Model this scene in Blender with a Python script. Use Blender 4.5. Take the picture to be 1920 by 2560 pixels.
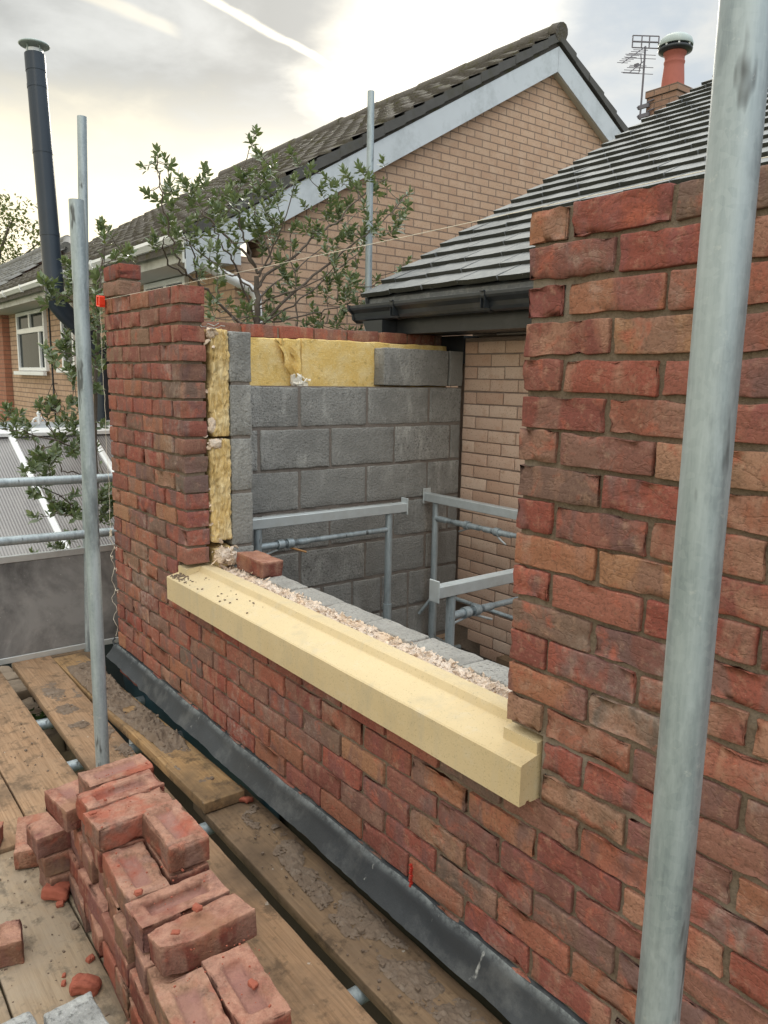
import bpy, math, random
import numpy as np
from mathutils import Vector, Matrix

# ------------------------------------------------------------------ scene, camera, sky, sun
S = bpy.context.scene
for o in list(bpy.data.objects): bpy.data.objects.remove(o)
COL = S.collection
random.seed(7)
R = math.radians

CAM = Vector((1.1455, -1.2581, 0.7010))
YAW, PITCH, ROLL, FPX = 0.9099, -0.1718, 0.0178, 1927.2
_f = Vector((-math.sin(YAW)*math.cos(PITCH), math.cos(YAW)*math.cos(PITCH), math.sin(PITCH)))
_r0 = Vector((math.cos(YAW), math.sin(YAW), 0)); _u0 = _r0.cross(_f)
_r = math.cos(ROLL)*_r0 + math.sin(ROLL)*_u0
_u = -math.sin(ROLL)*_r0 + math.cos(ROLL)*_u0
cd = bpy.data.cameras.new('camera'); cam = bpy.data.objects.new('camera', cd); COL.objects.link(cam)
cam.matrix_world = Matrix(((_r.x,_u.x,-_f.x,CAM.x),(_r.y,_u.y,-_f.y,CAM.y),(_r.z,_u.z,-_f.z,CAM.z),(0,0,0,1)))
cd.sensor_fit = 'VERTICAL'; cd.sensor_height = 36; cd.lens = 36*FPX/2560; cd.clip_start = .02; cd.clip_end = 3000
S.camera = cam
S.view_settings.view_transform = 'Standard'; S.view_settings.look = 'None'
S.view_settings.exposure = 0.0; S.view_settings.gamma = 1

SUN_EL, SUN_AZ = 22.0, 139.0     # degrees; azimuth counter-clockwise from +x
SKY_GAIN = 1.0

W = bpy.data.worlds.new('World'); S.world = W; W.use_nodes = True
def build_world():
    nt = W.node_tree; nt.nodes.clear(); N = nt.nodes.new; L = nt.links.new
    def val(x):
        n = N('ShaderNodeValue'); n.outputs[0].default_value = x; return n.outputs[0]
    def m(op, a, b=None, c=None, clamp=False):
        n = N('ShaderNodeMath'); n.operation = op; n.use_clamp = clamp
        for i, v in enumerate((a, b, c)):
            if v is None: continue
            if isinstance(v, (int, float)): n.inputs[i].default_value = v
            else: L(v, n.inputs[i])
        return n.outputs[0]
    def dot(v, d):
        n = N('ShaderNodeVectorMath'); n.operation = 'DOT_PRODUCT'; L(v, n.inputs[0]); n.inputs[1].default_value = d
        return n.outputs['Value']
    def smooth(x, a, b):
        n = N('ShaderNodeMapRange'); n.interpolation_type = 'SMOOTHSTEP'; L(x, n.inputs[0])
        n.inputs[1].default_value = a; n.inputs[2].default_value = b; return n.outputs[0]
    def mixc(f, a, b):
        n = N('ShaderNodeMix'); n.data_type = 'RGBA'
        if isinstance(f, float): n.inputs[0].default_value = f
        else: L(f, n.inputs[0])
        for i, v in ((6, a), (7, b)):
            if isinstance(v, tuple): n.inputs[i].default_value = v + (1,)
            else: L(v, n.inputs[i])
        return n.outputs[2]
    tc = N('ShaderNodeTexCoord'); D = tc.outputs['Generated']
    def noise(scale, det, sc=(1,1,1), off=(0,0,0)):
        mp = N('ShaderNodeMapping'); L(D, mp.inputs[0]); mp.inputs['Scale'].default_value = sc; mp.inputs['Location'].default_value = off
        n = N('ShaderNodeTexNoise'); L(mp.outputs[0], n.inputs['Vector']); n.inputs['Scale'].default_value = scale
        n.inputs['Detail'].default_value = det; n.inputs['Roughness'].default_value = .55; n.inputs['Distortion'].default_value = .3
        return n.outputs['Fac']
    z = dot(D, (0,0,1)); h = dot(D, (.611,.791,0))
    n1 = noise(3.5, 6, (1,1,2.2), (.3,.1,0)); n2 = noise(9, 6, (1,1,2.5), (2,1,0))
    nn = m('ADD', m('MULTIPLY', n1, .7), m('MULTIPLY', n2, .3))          # about .5
    jit = m('MULTIPLY', m('SUBTRACT', nn, .5), 1.0)
    # bright band low down (left of the sun), bright column at the sun, greyer cloud elsewhere
    zj = m('ADD', z, m('MULTIPLY', jit, .22))
    low = m('SUBTRACT', 1.0, smooth(zj, .19, .34))
    hl = m('SUBTRACT', 1.0, smooth(m('ADD', h, m('MULTIPLY', jit, .15)), .06, .24))
    low = m('MULTIPLY', low, m('ADD', .35, m('MULTIPLY', hl, .65)))
    hc = m('ABSOLUTE', m('SUBTRACT', m('ADD', h, m('MULTIPLY', jit, .28)), .045))
    colm = m('SUBTRACT', 1.0, smooth(hc, .05, .17))
    colm = m('MULTIPLY', colm, smooth(z, .10, .22))
    wf = m('MAXIMUM', low, colm)
    # contrails
    def trail(nv, av, amin, amax, w):
        d = m('ABSOLUTE', m('ADD', dot(D, nv), m('MULTIPLY', m('SUBTRACT', n2, .5), .012)))
        t = m('SUBTRACT', 1.0, smooth(d, w*.25, w))
        a = dot(D, av)
        return m('MULTIPLY', t, m('MULTIPLY', smooth(a, amin, amin+.02), m('SUBTRACT', 1.0, smooth(a, amax-.02, amax))))
    # along-vector = horizontal axis h
    t1 = trail((-.486,-.162,-.859), (.611,.791,0), -.30, -.015, .0060)
    t2 = trail((-.418,-.077,-.905), (.611,.791,0), -.36, -.22, .009)
    wf = m('MAXIMUM', wf, m('MAXIMUM', m('MULTIPLY', t1, .9), m('MULTIPLY', t2, .35)), clamp=True)
    grey = mixc(smooth(h, -.20, .28), (.53,.54,.52), (.51,.595,.675))
    grey = mixc(smooth(nn, .44, .68), grey, (.80,.81,.78))
    warm = mixc(smooth(h, -.4, .05), (1.42,1.28,.95), (1.45,1.38,1.20))
    col = mixc(wf, grey, warm)
    # the overcast dome brightens to the zenith
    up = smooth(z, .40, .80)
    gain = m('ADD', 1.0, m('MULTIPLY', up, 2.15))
    back = smooth(dot(D, (.778,-.605,0)), -.1, .6)  # extra brightness behind the camera, added as fill light for the shaded front wall
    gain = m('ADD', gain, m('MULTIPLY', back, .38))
    ground = smooth(z, -.05, 0.0)
    gain = m('MULTIPLY', gain, m('ADD', .12, m('MULTIPLY', ground, .88)))
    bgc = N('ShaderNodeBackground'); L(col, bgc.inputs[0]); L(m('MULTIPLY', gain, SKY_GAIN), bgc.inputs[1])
    sky = N('ShaderNodeTexSky'); sky.sky_type = 'NISHITA'; sky.sun_disc = False
    sky.sun_elevation = R(SUN_EL); sky.sun_rotation = R(90-SUN_AZ)
    sky.air_density = 1; sky.dust_density = 3
    bgs = N('ShaderNodeBackground'); L(sky.outputs[0], bgs.inputs[0]); bgs.inputs[1].default_value = .004
    add = N('ShaderNodeAddShader'); L(bgc.outputs[0], add.inputs[0]); L(bgs.outputs[0], add.inputs[1])
    out = N('ShaderNodeOutputWorld'); L(add.outputs[0], out.inputs[0])
build_world()

sd = bpy.data.lights.new('sun', 'SUN'); sun = bpy.data.objects.new('sun', sd); COL.objects.link(sun)
sd.energy = 1.7; sd.angle = R(14); sd.color = (1, .93, .80)
_sd = Vector((math.cos(R(SUN_EL))*math.cos(R(SUN_AZ)), math.cos(R(SUN_EL))*math.sin(R(SUN_AZ)), math.sin(R(SUN_EL))))
sun.rotation_euler = _sd.to_track_quat('Z', 'Y').to_euler()

# ------------------------------------------------------------------ helpers: pixel rays (source pixels 1920x2560), noise, meshes
def ray(U, V): return _f + _r*((U-960)/FPX) - _u*((V-1280)/FPX)
def at(U, V, ax, val):
    d = ray(U, V); i = 'xyz'.index(ax); return CAM + d*((val-CAM[i])/d[i])

def _hash(ix, iy, iz, s):
    with np.errstate(over="ignore"): h = (ix.astype(np.int64)*374761393 + iy.astype(np.int64)*668265263 + iz.astype(np.int64)*1440662683 + s*974711) & 0xffffffff
    h = ((h ^ (h >> 13))*1274126177) & 0xffffffff
    h = ((h ^ (h >> 16))*2246822519) & 0xffffffff
    return ((h ^ (h >> 15)) & 0xffff)/32767.5 - 1.0
def vn(p, s=0):
    p = np.asarray(p, float); i = np.floor(p); f = p-i; u = f*f*(3-2*f); i = i.astype(np.int64)
    r = 0
    for a in (0,1):
        for b in (0,1):
            for c in (0,1):
                w = (u[...,0] if a else 1-u[...,0])*(u[...,1] if b else 1-u[...,1])*(u[...,2] if c else 1-u[...,2])
                r = r + w*_hash(i[...,0]+a, i[...,1]+b, i[...,2]+c, s)
    return r
def fbm(p, s=0, o=3):
    p = np.asarray(p, float); r = 0; a = 1.0
    for k in range(o): r = r + a*vn(p*(2**k), s+k); a *= .5
    return r/1.75

class MB:
    def __init__(s): s.v = []; s.f = []; s.m = []; s.rnd = []; s.n = 0; s.sm = []
    def add(s, V, F, mat=0, rnd=(0,0,0), smooth=False):
        V = np.asarray(V, float).reshape(-1,3); s.v.append(V)
        for f in F: s.f.append(tuple(int(i)+s.n for i in f)); s.m.append(mat); s.sm.append(smooth)
        s.rnd.append(np.tile(np.array(rnd+(1,) if len(rnd)==3 else rnd, float), (len(V),1))); s.n += len(V); return s
    def box(s, c, d, rot=None, mat=0, rnd=(0,0,0), bev=0):
        h = np.array(d, float)/2
        if bev:
            b = bev
            # chamfered box: 24 vertices
            V = []; idx = {}
            for sx in (-1,1):
                for sy in (-1,1):
                    for sz in (-1,1):
                        sg = np.array((sx,sy,sz))
                        for ax in range(3):
                            p = sg*(h-b); p[ax] = sg[ax]*h[ax]; idx[(sx,sy,sz,ax)] = len(V); V.append(p)
            F = []
            for ax in range(3):
                o = [i for i in range(3) if i != ax]
                for sg in (-1,1):
                    q = []
                    for a, b2 in ((-1,-1),(1,-1),(1,1),(-1,1)):
                        k = [0,0,0]; k[ax] = sg; k[o[0]] = a; k[o[1]] = b2; q.append(idx[(*k,ax)])
                    F.append(q if (sg > 0) == (ax != 1) else q[::-1])
            for ax in range(3):
                o = [i for i in range(3) if i != ax]
                for a in (-1,1):
                    for b2 in (-1,1):
                        k0=[0,0,0]; k1=[0,0,0]; k0[ax]=-1; k1[ax]=1
                        for k in (k0,k1): k[o[0]]=a; k[o[1]]=b2
                        F.append([idx[(*k0,o[0])], idx[(*k1,o[0])], idx[(*k1,o[1])], idx[(*k0,o[1])]])
            for sx in (-1,1):
                for sy in (-1,1):
                    for sz in (-1,1): F.append([idx[(sx,sy,sz,a)] for a in range(3)])
            V = np.array(V)
        else:
            V = np.array([(x,y,z) for x in (-1,1) for y in (-1,1) for z in (-1,1)], float)*h
            F = [(0,1,3,2),(4,6,7,5),(0,4,5,1),(2,3,7,6),(0,2,6,4),(1,5,7,3)]
        if rot is not None: V = V @ np.array(rot.to_3x3()).T
        return s.add(V+np.array(c), F, mat, rnd)
    def span(s, a, b, **k):
        a = np.array(a, float); b = np.array(b, float); return s.box((a+b)/2, np.abs(b-a), **k)
    def quad(s, *p, mat=0): return s.add(p, [tuple(range(len(p)))], mat)
    def tube(s, pts, r, seg=10, mat=0, caps=True, rin=None, rnd=(0,0,0)):
        pts = [Vector(p) for p in pts]; rs = r if isinstance(r, (list,tuple)) else [r]*len(pts)
        V = []; F = []; up = None
        for i, p in enumerate(pts):
            d = (pts[min(i+1,len(pts)-1)]-pts[max(i-1,0)]).normalized()
            if up is None:
                up = Vector((0,0,1)) if abs(d.z) < .9 else Vector((1,0,0))
            x = d.cross(up).normalized(); y = x.cross(d).normalized(); up = y
            for k in range(seg):
                a = 2*math.pi*k/seg; V.append(p + x*math.cos(a)*rs[i] + y*math.sin(a)*rs[i])
        n = len(pts)
        for i in range(n-1):
            for k in range(seg):
                k2 = (k+1)%seg; F.append((i*seg+k, i*seg+k2, (i+1)*seg+k2, (i+1)*seg+k))
        s.add([tuple(v) for v in V], F, mat, rnd, True)
        if rin:
            V2 = []
            for i in (0, n-1):
                for k in range(seg): V2.append(V[i*seg+k])
                for k in range(seg): V2.append(pts[i] + (V[i*seg+k]-pts[i])*(rin/rs[i]))
                dp = (pts[-1]-pts[0]).normalized()*(.12 if i == 0 else -.12)
                for k in range(seg): V2.append(pts[i] + (V[i*seg+k]-pts[i])*(rin/rs[i]) + dp)
            F2 = []
            for b in (0, 3*seg):
                for q in (0, seg):
                    for k in range(seg):
                        k2 = (k+1)%seg; F2.append((b+q+k, b+q+k2, b+q+seg+k2, b+q+seg+k))
                F2.append(tuple(range(b+2*seg, b+3*seg)))
            s.add([tuple(v) for v in V2], F2, mat, rnd)
        elif caps:
            s.add([tuple(v) for v in V[:seg]], [tuple(range(seg))[::-1]], mat, rnd)
            s.add([tuple(v) for v in V[-seg:]], [tuple(range(seg))], mat, rnd)
        return s
    def lathe(s, c, prof, seg=28, mat=0):
        V = []; F = []
        for r_, z_ in prof:
            for k in range(seg): V.append((c[0]+r_*math.cos(2*math.pi*k/seg), c[1]+r_*math.sin(2*math.pi*k/seg), c[2]+z_))
        for i in range(len(prof)-1):
            for k in range(seg):
                k2 = (k+1)%seg; F.append((i*seg+k, i*seg+k2, (i+1)*seg+k2, (i+1)*seg+k))
        s.add(V, F, mat, (0,0,0), True)
        s.add(V[:seg], [tuple(range(seg))[::-1]], mat); s.add(V[-seg:], [tuple(range(seg))], mat); return s
    def grid(s, P, mat=0, smooth=True, keep=None, rnd=(0,0,0)):
        P = np.asarray(P, float); a, b = P.shape[:2]
        F = [(i*b+j, i*b+j+1, (i+1)*b+j+1, (i+1)*b+j) for i in range(a-1) for j in range(b-1) if keep is None or keep[i,j]]
        return s.add(P.reshape(-1,3), F, mat, rnd, smooth)
    def prism(s, prof, axis, a, b, mat=0):
        n = len(prof); V = []
        for t in (a, b):
            for p, q in prof: V.append((t,p,q) if axis == 'x' else (p,t,q) if axis == 'y' else (p,q,t))
        F = [(i, (i+1)%n, n+(i+1)%n, n+i) for i in range(n)] + [tuple(range(n))[::-1], tuple(range(n,2*n))]
        return s.add(V, F, mat)

def build(name, mb, mats, parent=None, loc=None, uv=None):
    """ONE mesh object; vertices are world coordinates, the origin goes to loc"""
    V = np.concatenate(mb.v); Rn = np.concatenate(mb.rnd)
    if parent is not None: base = np.array(parent['_w']); 
    elif loc is not None: base = np.array(loc, float)
    else:
        base = (V.min(0)+V.max(0))/2; base[2] = V[:,2].min()
    me = bpy.data.meshes.new(name); me.from_pydata((V-base).tolist(), [], mb.f)
    mats = mats if isinstance(mats, (list,tuple)) else [mats]
    for mt in mats: me.materials.append(mt)
    me.polygons.foreach_set('material_index', mb.m); me.polygons.foreach_set('use_smooth', mb.sm)
    ca = me.attributes.new('rnd', 'FLOAT_COLOR', 'POINT'); ca.data.foreach_set('color', Rn.ravel())
    if uv:
        ul = me.uv_layers.new(name='UVMap'); li = np.empty(len(me.loops), dtype=np.int32); me.loops.foreach_get('vertex_index', li)
        P = V[li]; a = {'x':0,'y':1,'z':2}
        ul.data.foreach_set('uv', np.stack([P[:,a[uv[0]]], P[:,a[uv[1]]]], 1).ravel())
    me.update()
    o = bpy.data.objects.new(name, me); COL.objects.link(o)
    if parent is not None:
        o.parent = parent; o['_w'] = parent['_w']
    else:
        o.location = base; o['_w'] = base.tolist()
    return o
def thing(name, loc, label, cat, group=None):
    o = bpy.data.objects.new(name, None); COL.objects.link(o); o.location = loc; o['_w'] = list(loc); o.empty_display_size = .05
    return tag(o, label, cat, group)
def tag(o, label=None, cat=None, group=None, kind=None):
    if label: o['label'] = label
    if cat: o['category'] = cat
    if group: o['group'] = group
    if kind: o['kind'] = kind
    return o

# ------------------------------------------------------------------ materials
class G:
    def __init__(s, name):
        s.m = bpy.data.materials.new(name); s.m.use_nodes = True; s.nt = s.m.node_tree; s.nt.nodes.clear()
        s.N = s.nt.nodes.new; s.L = s.nt.links.new; s._tc = None
    def tc(s, k='Object'):
        if s._tc is None: s._tc = s.N('ShaderNodeTexCoord')
        return s._tc.outputs[k]
    def put(s, sock, v):
        if v is None: return
        if isinstance(v, (int,float)):
            sock.default_value = v if sock.type == 'VALUE' else (v,v,v,1) if sock.type == 'RGBA' else (v,v,v)
        elif isinstance(v, tuple): sock.default_value = v+(1,) if sock.type == 'RGBA' and len(v) == 3 else v
        else: s.L(v, sock)
    def vec(s, v=None, sc=(1,1,1), off=None, rot=(0,0,0)):
        n = s.N('ShaderNodeMapping'); s.L(v or s.tc(), n.inputs[0]); n.inputs['Scale'].default_value = sc; n.inputs['Rotation'].default_value = rot
        if off is not None: s.put(n.inputs['Location'], off)
        return n.outputs[0]
    def addv(s, a, b):
        n = s.N('ShaderNodeVectorMath'); n.operation = 'ADD'; s.L(a, n.inputs[0]); s.put(n.inputs[1], b); return n.outputs[0]
    def noise(s, scale, det=4, rough=.55, v=None, dist=0, out='Fac'):
        n = s.N('ShaderNodeTexNoise'); s.L(v or s.tc(), n.inputs['Vector']); n.inputs['Scale'].default_value = scale
        n.inputs['Detail'].default_value = det; n.inputs['Roughness'].default_value = rough; n.inputs['Distortion'].default_value = dist
        return n.outputs[out]
    def voro(s, scale, v=None, feat='F1', out='Distance', rnd=1):
        n = s.N('ShaderNodeTexVoronoi'); n.feature = feat; s.L(v or s.tc(), n.inputs['Vector']); n.inputs['Scale'].default_value = scale
        n.inputs['Randomness'].default_value = rnd; return n.outputs[out]
    def ramp(s, f, st, interp='LINEAR'):
        n = s.N('ShaderNodeValToRGB'); s.L(f, n.inputs[0]); cr = n.color_ramp; cr.interpolation = interp
        while len(cr.elements) < len(st): cr.elements.new(.5)
        for e, (p, c) in zip(cr.elements, st):
            e.position = p; e.color = (c,c,c,1) if isinstance(c, (int,float)) else tuple(c)+(1,)
        return n.outputs[0]
    def mix(s, f, a, b, mode='MIX'):
        n = s.N('ShaderNodeMix'); n.data_type = 'RGBA'; n.blend_type = mode
        s.put(n.inputs[0], f); s.put(n.inputs[6], a); s.put(n.inputs[7], b); return n.outputs[2]
    def math(s, op, a, b=None, clamp=False):
        n = s.N('ShaderNodeMath'); n.operation = op; n.use_clamp = clamp; s.put(n.inputs[0], a); s.put(n.inputs[1], b); return n.outputs[0]
    def attr(s, name='rnd'):
        n = s.N('ShaderNodeAttribute'); n.attribute_name = name
        q = s.N('ShaderNodeSeparateXYZ'); s.L(n.outputs['Vector'], q.inputs[0]); return n.outputs['Vector'], q.outputs
    def orand(s):
        n = s.N('ShaderNodeObjectInfo'); return n.outputs['Random']
    def bump(s, h, st=.5, d=.01, nrm=None):
        n = s.N('ShaderNodeBump'); s.L(h, n.inputs['Height']); n.inputs['Strength'].default_value = st; n.inputs['Distance'].default_value = d
        if nrm: s.L(nrm, n.inputs['Normal'])
        return n.outputs[0]
    def out(s, col, rough=.8, nrm=None, metal=0, spec=None, trans=0, sss=None, alpha=None):
        b = s.N('ShaderNodeBsdfPrincipled'); s.put(b.inputs['Base Color'], col); s.put(b.inputs['Roughness'], rough)
        b.inputs['Metallic'].default_value = metal
        if spec is not None: s.put(b.inputs['Specular IOR Level'], spec)
        if nrm: s.L(nrm, b.inputs['Normal'])
        if trans: b.inputs['Transmission Weight'].default_value = trans
        o = s.N('ShaderNodeOutputMaterial'); s.L(b.outputs[0], o.inputs[0]); s.bsdf = b
        return s.m

def brick_material(name, loose=False):
    g = G(name); rv, rs = g.attr()
    if loose:
        q = g.orand(); c = g.N('ShaderNodeCombineXYZ'); g.put(c.inputs[0], g.math('MULTIPLY', q, 37.0)); g.put(c.inputs[1], g.math('MULTIPLY', q, 91.0)); off = c.outputs[0]
        r0 = q; r1 = g.math('FRACT', g.math('MULTIPLY', q, 17.3))
        
    else:
        vm = g.N('ShaderNodeVectorMath'); vm.operation = 'SCALE'; g.L(rv, vm.inputs[0]); vm.inputs['Scale'].default_value = 23.0; off = vm.outputs[0]
        r0 = rs[0]; r1 = rs[1]
    P = g.addv(g.tc(), off)
    if loose:
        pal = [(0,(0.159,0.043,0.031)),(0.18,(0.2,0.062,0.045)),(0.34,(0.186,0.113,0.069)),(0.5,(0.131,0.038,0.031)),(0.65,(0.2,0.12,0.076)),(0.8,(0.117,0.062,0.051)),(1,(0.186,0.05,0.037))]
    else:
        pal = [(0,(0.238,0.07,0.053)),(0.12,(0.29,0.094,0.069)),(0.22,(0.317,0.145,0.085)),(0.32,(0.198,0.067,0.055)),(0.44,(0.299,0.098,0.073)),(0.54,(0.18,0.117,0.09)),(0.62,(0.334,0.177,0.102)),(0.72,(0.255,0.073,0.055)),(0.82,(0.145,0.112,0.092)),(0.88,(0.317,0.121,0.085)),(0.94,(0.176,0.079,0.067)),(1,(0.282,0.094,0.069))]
    base = g.ramp(r0, pal)
    # blotches inside one brick: darker purple kiss marks, buff sand, hot red
    b1 = g.noise(9, 3, .5, g.vec(P, (1.6,1.6,.55)), .4)
    base = g.mix(g.ramp(b1, [(.48,0),(.60,.75)]), base, g.ramp(r1, [(0,(.14,.082,.078)),(.35,(.37,.20,.135)),(.6,(.145,.098,.094)),(1,(.24,.08,.072))]))
    b2 = g.noise(16, 4, .6, P, .6)
    base = g.mix(g.ramp(b2, [(.56,0),(.72,.7)]), base, (.40,.115,.072) if not loose else (.36,.10,.06))
    b3 = g.noise(38, 5, .65, P)
    base = g.mix(g.ramp(b3, [(.54,0),(.75,.5)]), base, (.42,.26,.18) if not loose else (.40,.25,.17))
    sp = g.noise(160, 3, .6, P)
    base = g.mix(g.ramp(sp, [(.3,.55),(.5,0)]), base, (.09,.05,.038))
    base = g.mix(g.ramp(sp, [(.62,0),(.8,.2 if loose else .35)]), base, (.55,.40,.30))
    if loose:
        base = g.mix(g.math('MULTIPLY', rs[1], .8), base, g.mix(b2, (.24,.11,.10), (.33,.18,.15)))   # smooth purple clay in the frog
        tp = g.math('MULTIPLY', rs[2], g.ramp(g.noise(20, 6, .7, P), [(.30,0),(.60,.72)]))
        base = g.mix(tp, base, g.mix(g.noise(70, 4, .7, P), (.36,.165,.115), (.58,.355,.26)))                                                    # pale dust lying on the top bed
        d = g.noise(13, 5, .7, P)
        base = g.mix(g.ramp(d, [(.52,0),(.74,.35)]), base, (.27,.16,.11))
        d2 = g.noise(6, 4, .6, P); base = g.mix(g.ramp(d2, [(.52,0),(.62,.7)]), base, g.ramp(r1, [(0,(.27,.185,.115)),(.5,(.34,.085,.05)),(1,(.17,.10,.085))]))
    if not loose:
        lm = g.noise(3.1, 6, .7); base = g.mix(g.math('MULTIPLY', g.ramp(lm, [(.54,0),(.72,.55)]), g.ramp(b3, [(.40,0),(.60,1)])), base, (.40,.35,.31))
    # creased sand-faced relief
    cr = g.noise(15, 4, .5, g.vec(P, (1,1,1.7)), .35)
    h1 = g.ramp(cr, [(.28,0),(.40,.72),(.47,.70),(.50,.46),(.535,.86),(.66,1),(.8,.92)])
    h2 = g.noise(75, 5, .7, P)
    h3 = g.noise(330, 2, .6, P)
    n1 = g.bump(h1, .3 if loose else .5, .005); n2 = g.bump(h2, .95 if loose else .6, .0065 if loose else .003, n1); n3 = g.bump(h3, .4, .0012, n2)
    return g.out(base, .92, n3, spec=.25)

M = {}
M['brick'] = brick_material('handmade_red_brick')
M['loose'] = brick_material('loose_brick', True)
def mortar(name, c0, c1, sc=1):
    g = G(name); n = g.noise(14, 5, .6); col = g.mix(n, c0, c1)
    f = g.noise(190, 3, .6); col = g.mix(g.ramp(f, [(.35,.5),(.55,0)]), col, tuple(x*.55 for x in c0))
    big = g.noise(4, 4, .6); col = g.mix(g.ramp(big, [(.56,0),(.7,.35)]), col, (.42,.38,.33))
    return g.out(col, .95, g.bump(g.noise(70, 5, .7), .7, .006, g.bump(f, .4, .002)), spec=.2)
M['mortar'] = mortar('brown_mortar', (.165,.125,.092), (.225,.172,.128))
M['blockmortar'] = mortar('block_mortar', (.185,.158,.14), (.235,.205,.183))
M['creammortar'] = mortar('dark_mortar', (.25,.19,.16), (.31,.245,.205))

def concrete(name, c0, c1, c2):
    g = G(name); rv, rs = g.attr()
    P = g.addv(g.tc(), rv)
    n = g.noise(6, 5, .6, P); col = g.mix(n, c0, c1)
    sp = g.noise(85, 4, .7, P); col = g.mix(g.ramp(sp, [(.36,.85),(.47,0)]), col, tuple(x*.25 for x in c0))
    sp2 = g.noise(130, 4, .75, g.addv(P, (5.0,2.0,1.0))); col = g.mix(g.ramp(sp2, [(.55,0),(.70,.7)]), col, c2)
    st = g.noise(9, 6, .7, g.vec(P, (1,1,.30))); col = g.mix(g.ramp(st, [(.53,0),(.68,.7)]), col, c2)
    dk = g.noise(5, 5, .65, g.addv(P, (9.0,3.0,4.0))); col = g.mix(g.ramp(dk, [(.48,0),(.64,.7)]), col, tuple(x*.5 for x in c0))
    br = g.math('MULTIPLY', rs[0], .75)
    col = g.mix(br, col, tuple(x*.72 for x in c0))
    h = g.noise(60, 5, .75, P); v = g.voro(95, P)
    return g.out(col, .95, g.bump(v, .6, .004, g.bump(h, .85, .008)), spec=.2)
M['block'] = concrete('concrete_block', (.34,.335,.32), (.225,.222,.212), (.58,.57,.54))
M['blocktop'] = concrete('concrete_block_top', (.40,.385,.36), (.31,.30,.28), (.52,.50,.47))
M['newblock'] = concrete('pale_concrete_block', (.36,.36,.35), (.28,.28,.275), (.56,.56,.54))

def cream_mat():
    g = G('buff_brick'); rv, rs = g.attr()
    vm = g.N('ShaderNodeVectorMath'); vm.operation = 'SCALE'; g.L(rv, vm.inputs[0]); vm.inputs['Scale'].default_value = 19.0
    P = g.addv(g.tc(), vm.outputs[0])
    col = g.ramp(rs[0], [(0,(.57,.39,.30)),(.3,(.63,.46,.36)),(.55,(.53,.35,.26)),(.8,(.68,.52,.42)),(1,(.59,.42,.32))])
    n = g.noise(14, 4, .6, P); col = g.mix(g.ramp(n, [(.5,0),(.7,.5)]), col, (.49,.29,.20))
    sp = g.noise(120, 3, .6, P); col = g.mix(g.ramp(sp, [(.28,.6),(.42,0)]), col, (.14,.08,.05))
    return g.out(col, .93, g.bump(g.noise(95, 5, .7, P), .5, .003), spec=.2)
M['cream'] = cream_mat()

def bricktex(name, cols, mort, msize=.012):
    g = G(name); uv = g.tc('UV')
    b = g.N('ShaderNodeTexBrick'); g.L(uv, b.inputs['Vector']); b.inputs['Scale'].default_value = 1
    b.inputs['Brick Width'].default_value = .225; b.inputs['Row Height'].default_value = .075; b.inputs['Mortar Size'].default_value = msize/2
    b.inputs['Mortar Smooth'].default_value = .15; b.offset = .5; b.inputs['Bias'].default_value = -.1
    b.inputs['Color1'].default_value = cols[0]+(1,); b.inputs['Color2'].default_value = cols[1]+(1,); b.inputs['Mortar'].default_value = mort+(1,)
    P = g.tc()
    col = b.outputs['Color']
    inv = g.math('SUBTRACT', 1.0, b.outputs['Fac'])
    n = g.noise(7, 4, .6, P); col = g.mix(g.math('MULTIPLY', g.ramp(n, [(.45,0),(.7,.55)]), inv), col, cols[2])
    sp = g.noise(60, 4, .65, P); col = g.mix(g.math('MULTIPLY', g.ramp(sp, [(.3,.6),(.45,0)]), inv), col, tuple(x*.4 for x in cols[1]))
    big = g.noise(.9, 4, .6, P); col = g.mix(g.ramp(big, [(.5,0),(.75,.3)]), col, tuple(x*.65 for x in cols[0]))
    return g.out(col, .93, g.bump(g.noise(60, 4, .7, P), .4, .004, g.bump(inv, .9, .01)), spec=.2)
M['gable'] = bricktex('buff_brickwork', ((.55,.375,.265),(.48,.315,.22),(.61,.46,.35)), (.25,.185,.145), .0125)
M['nextbrick'] = bricktex('red_brickwork', ((.40,.18,.12),(.34,.15,.10),(.46,.24,.16)), (.24,.16,.12))
M['chimbrick'] = bricktex('chimney_brickwork', ((.32,.20,.145),(.27,.165,.12),(.36,.24,.18)), (.15,.12,.10))

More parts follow.
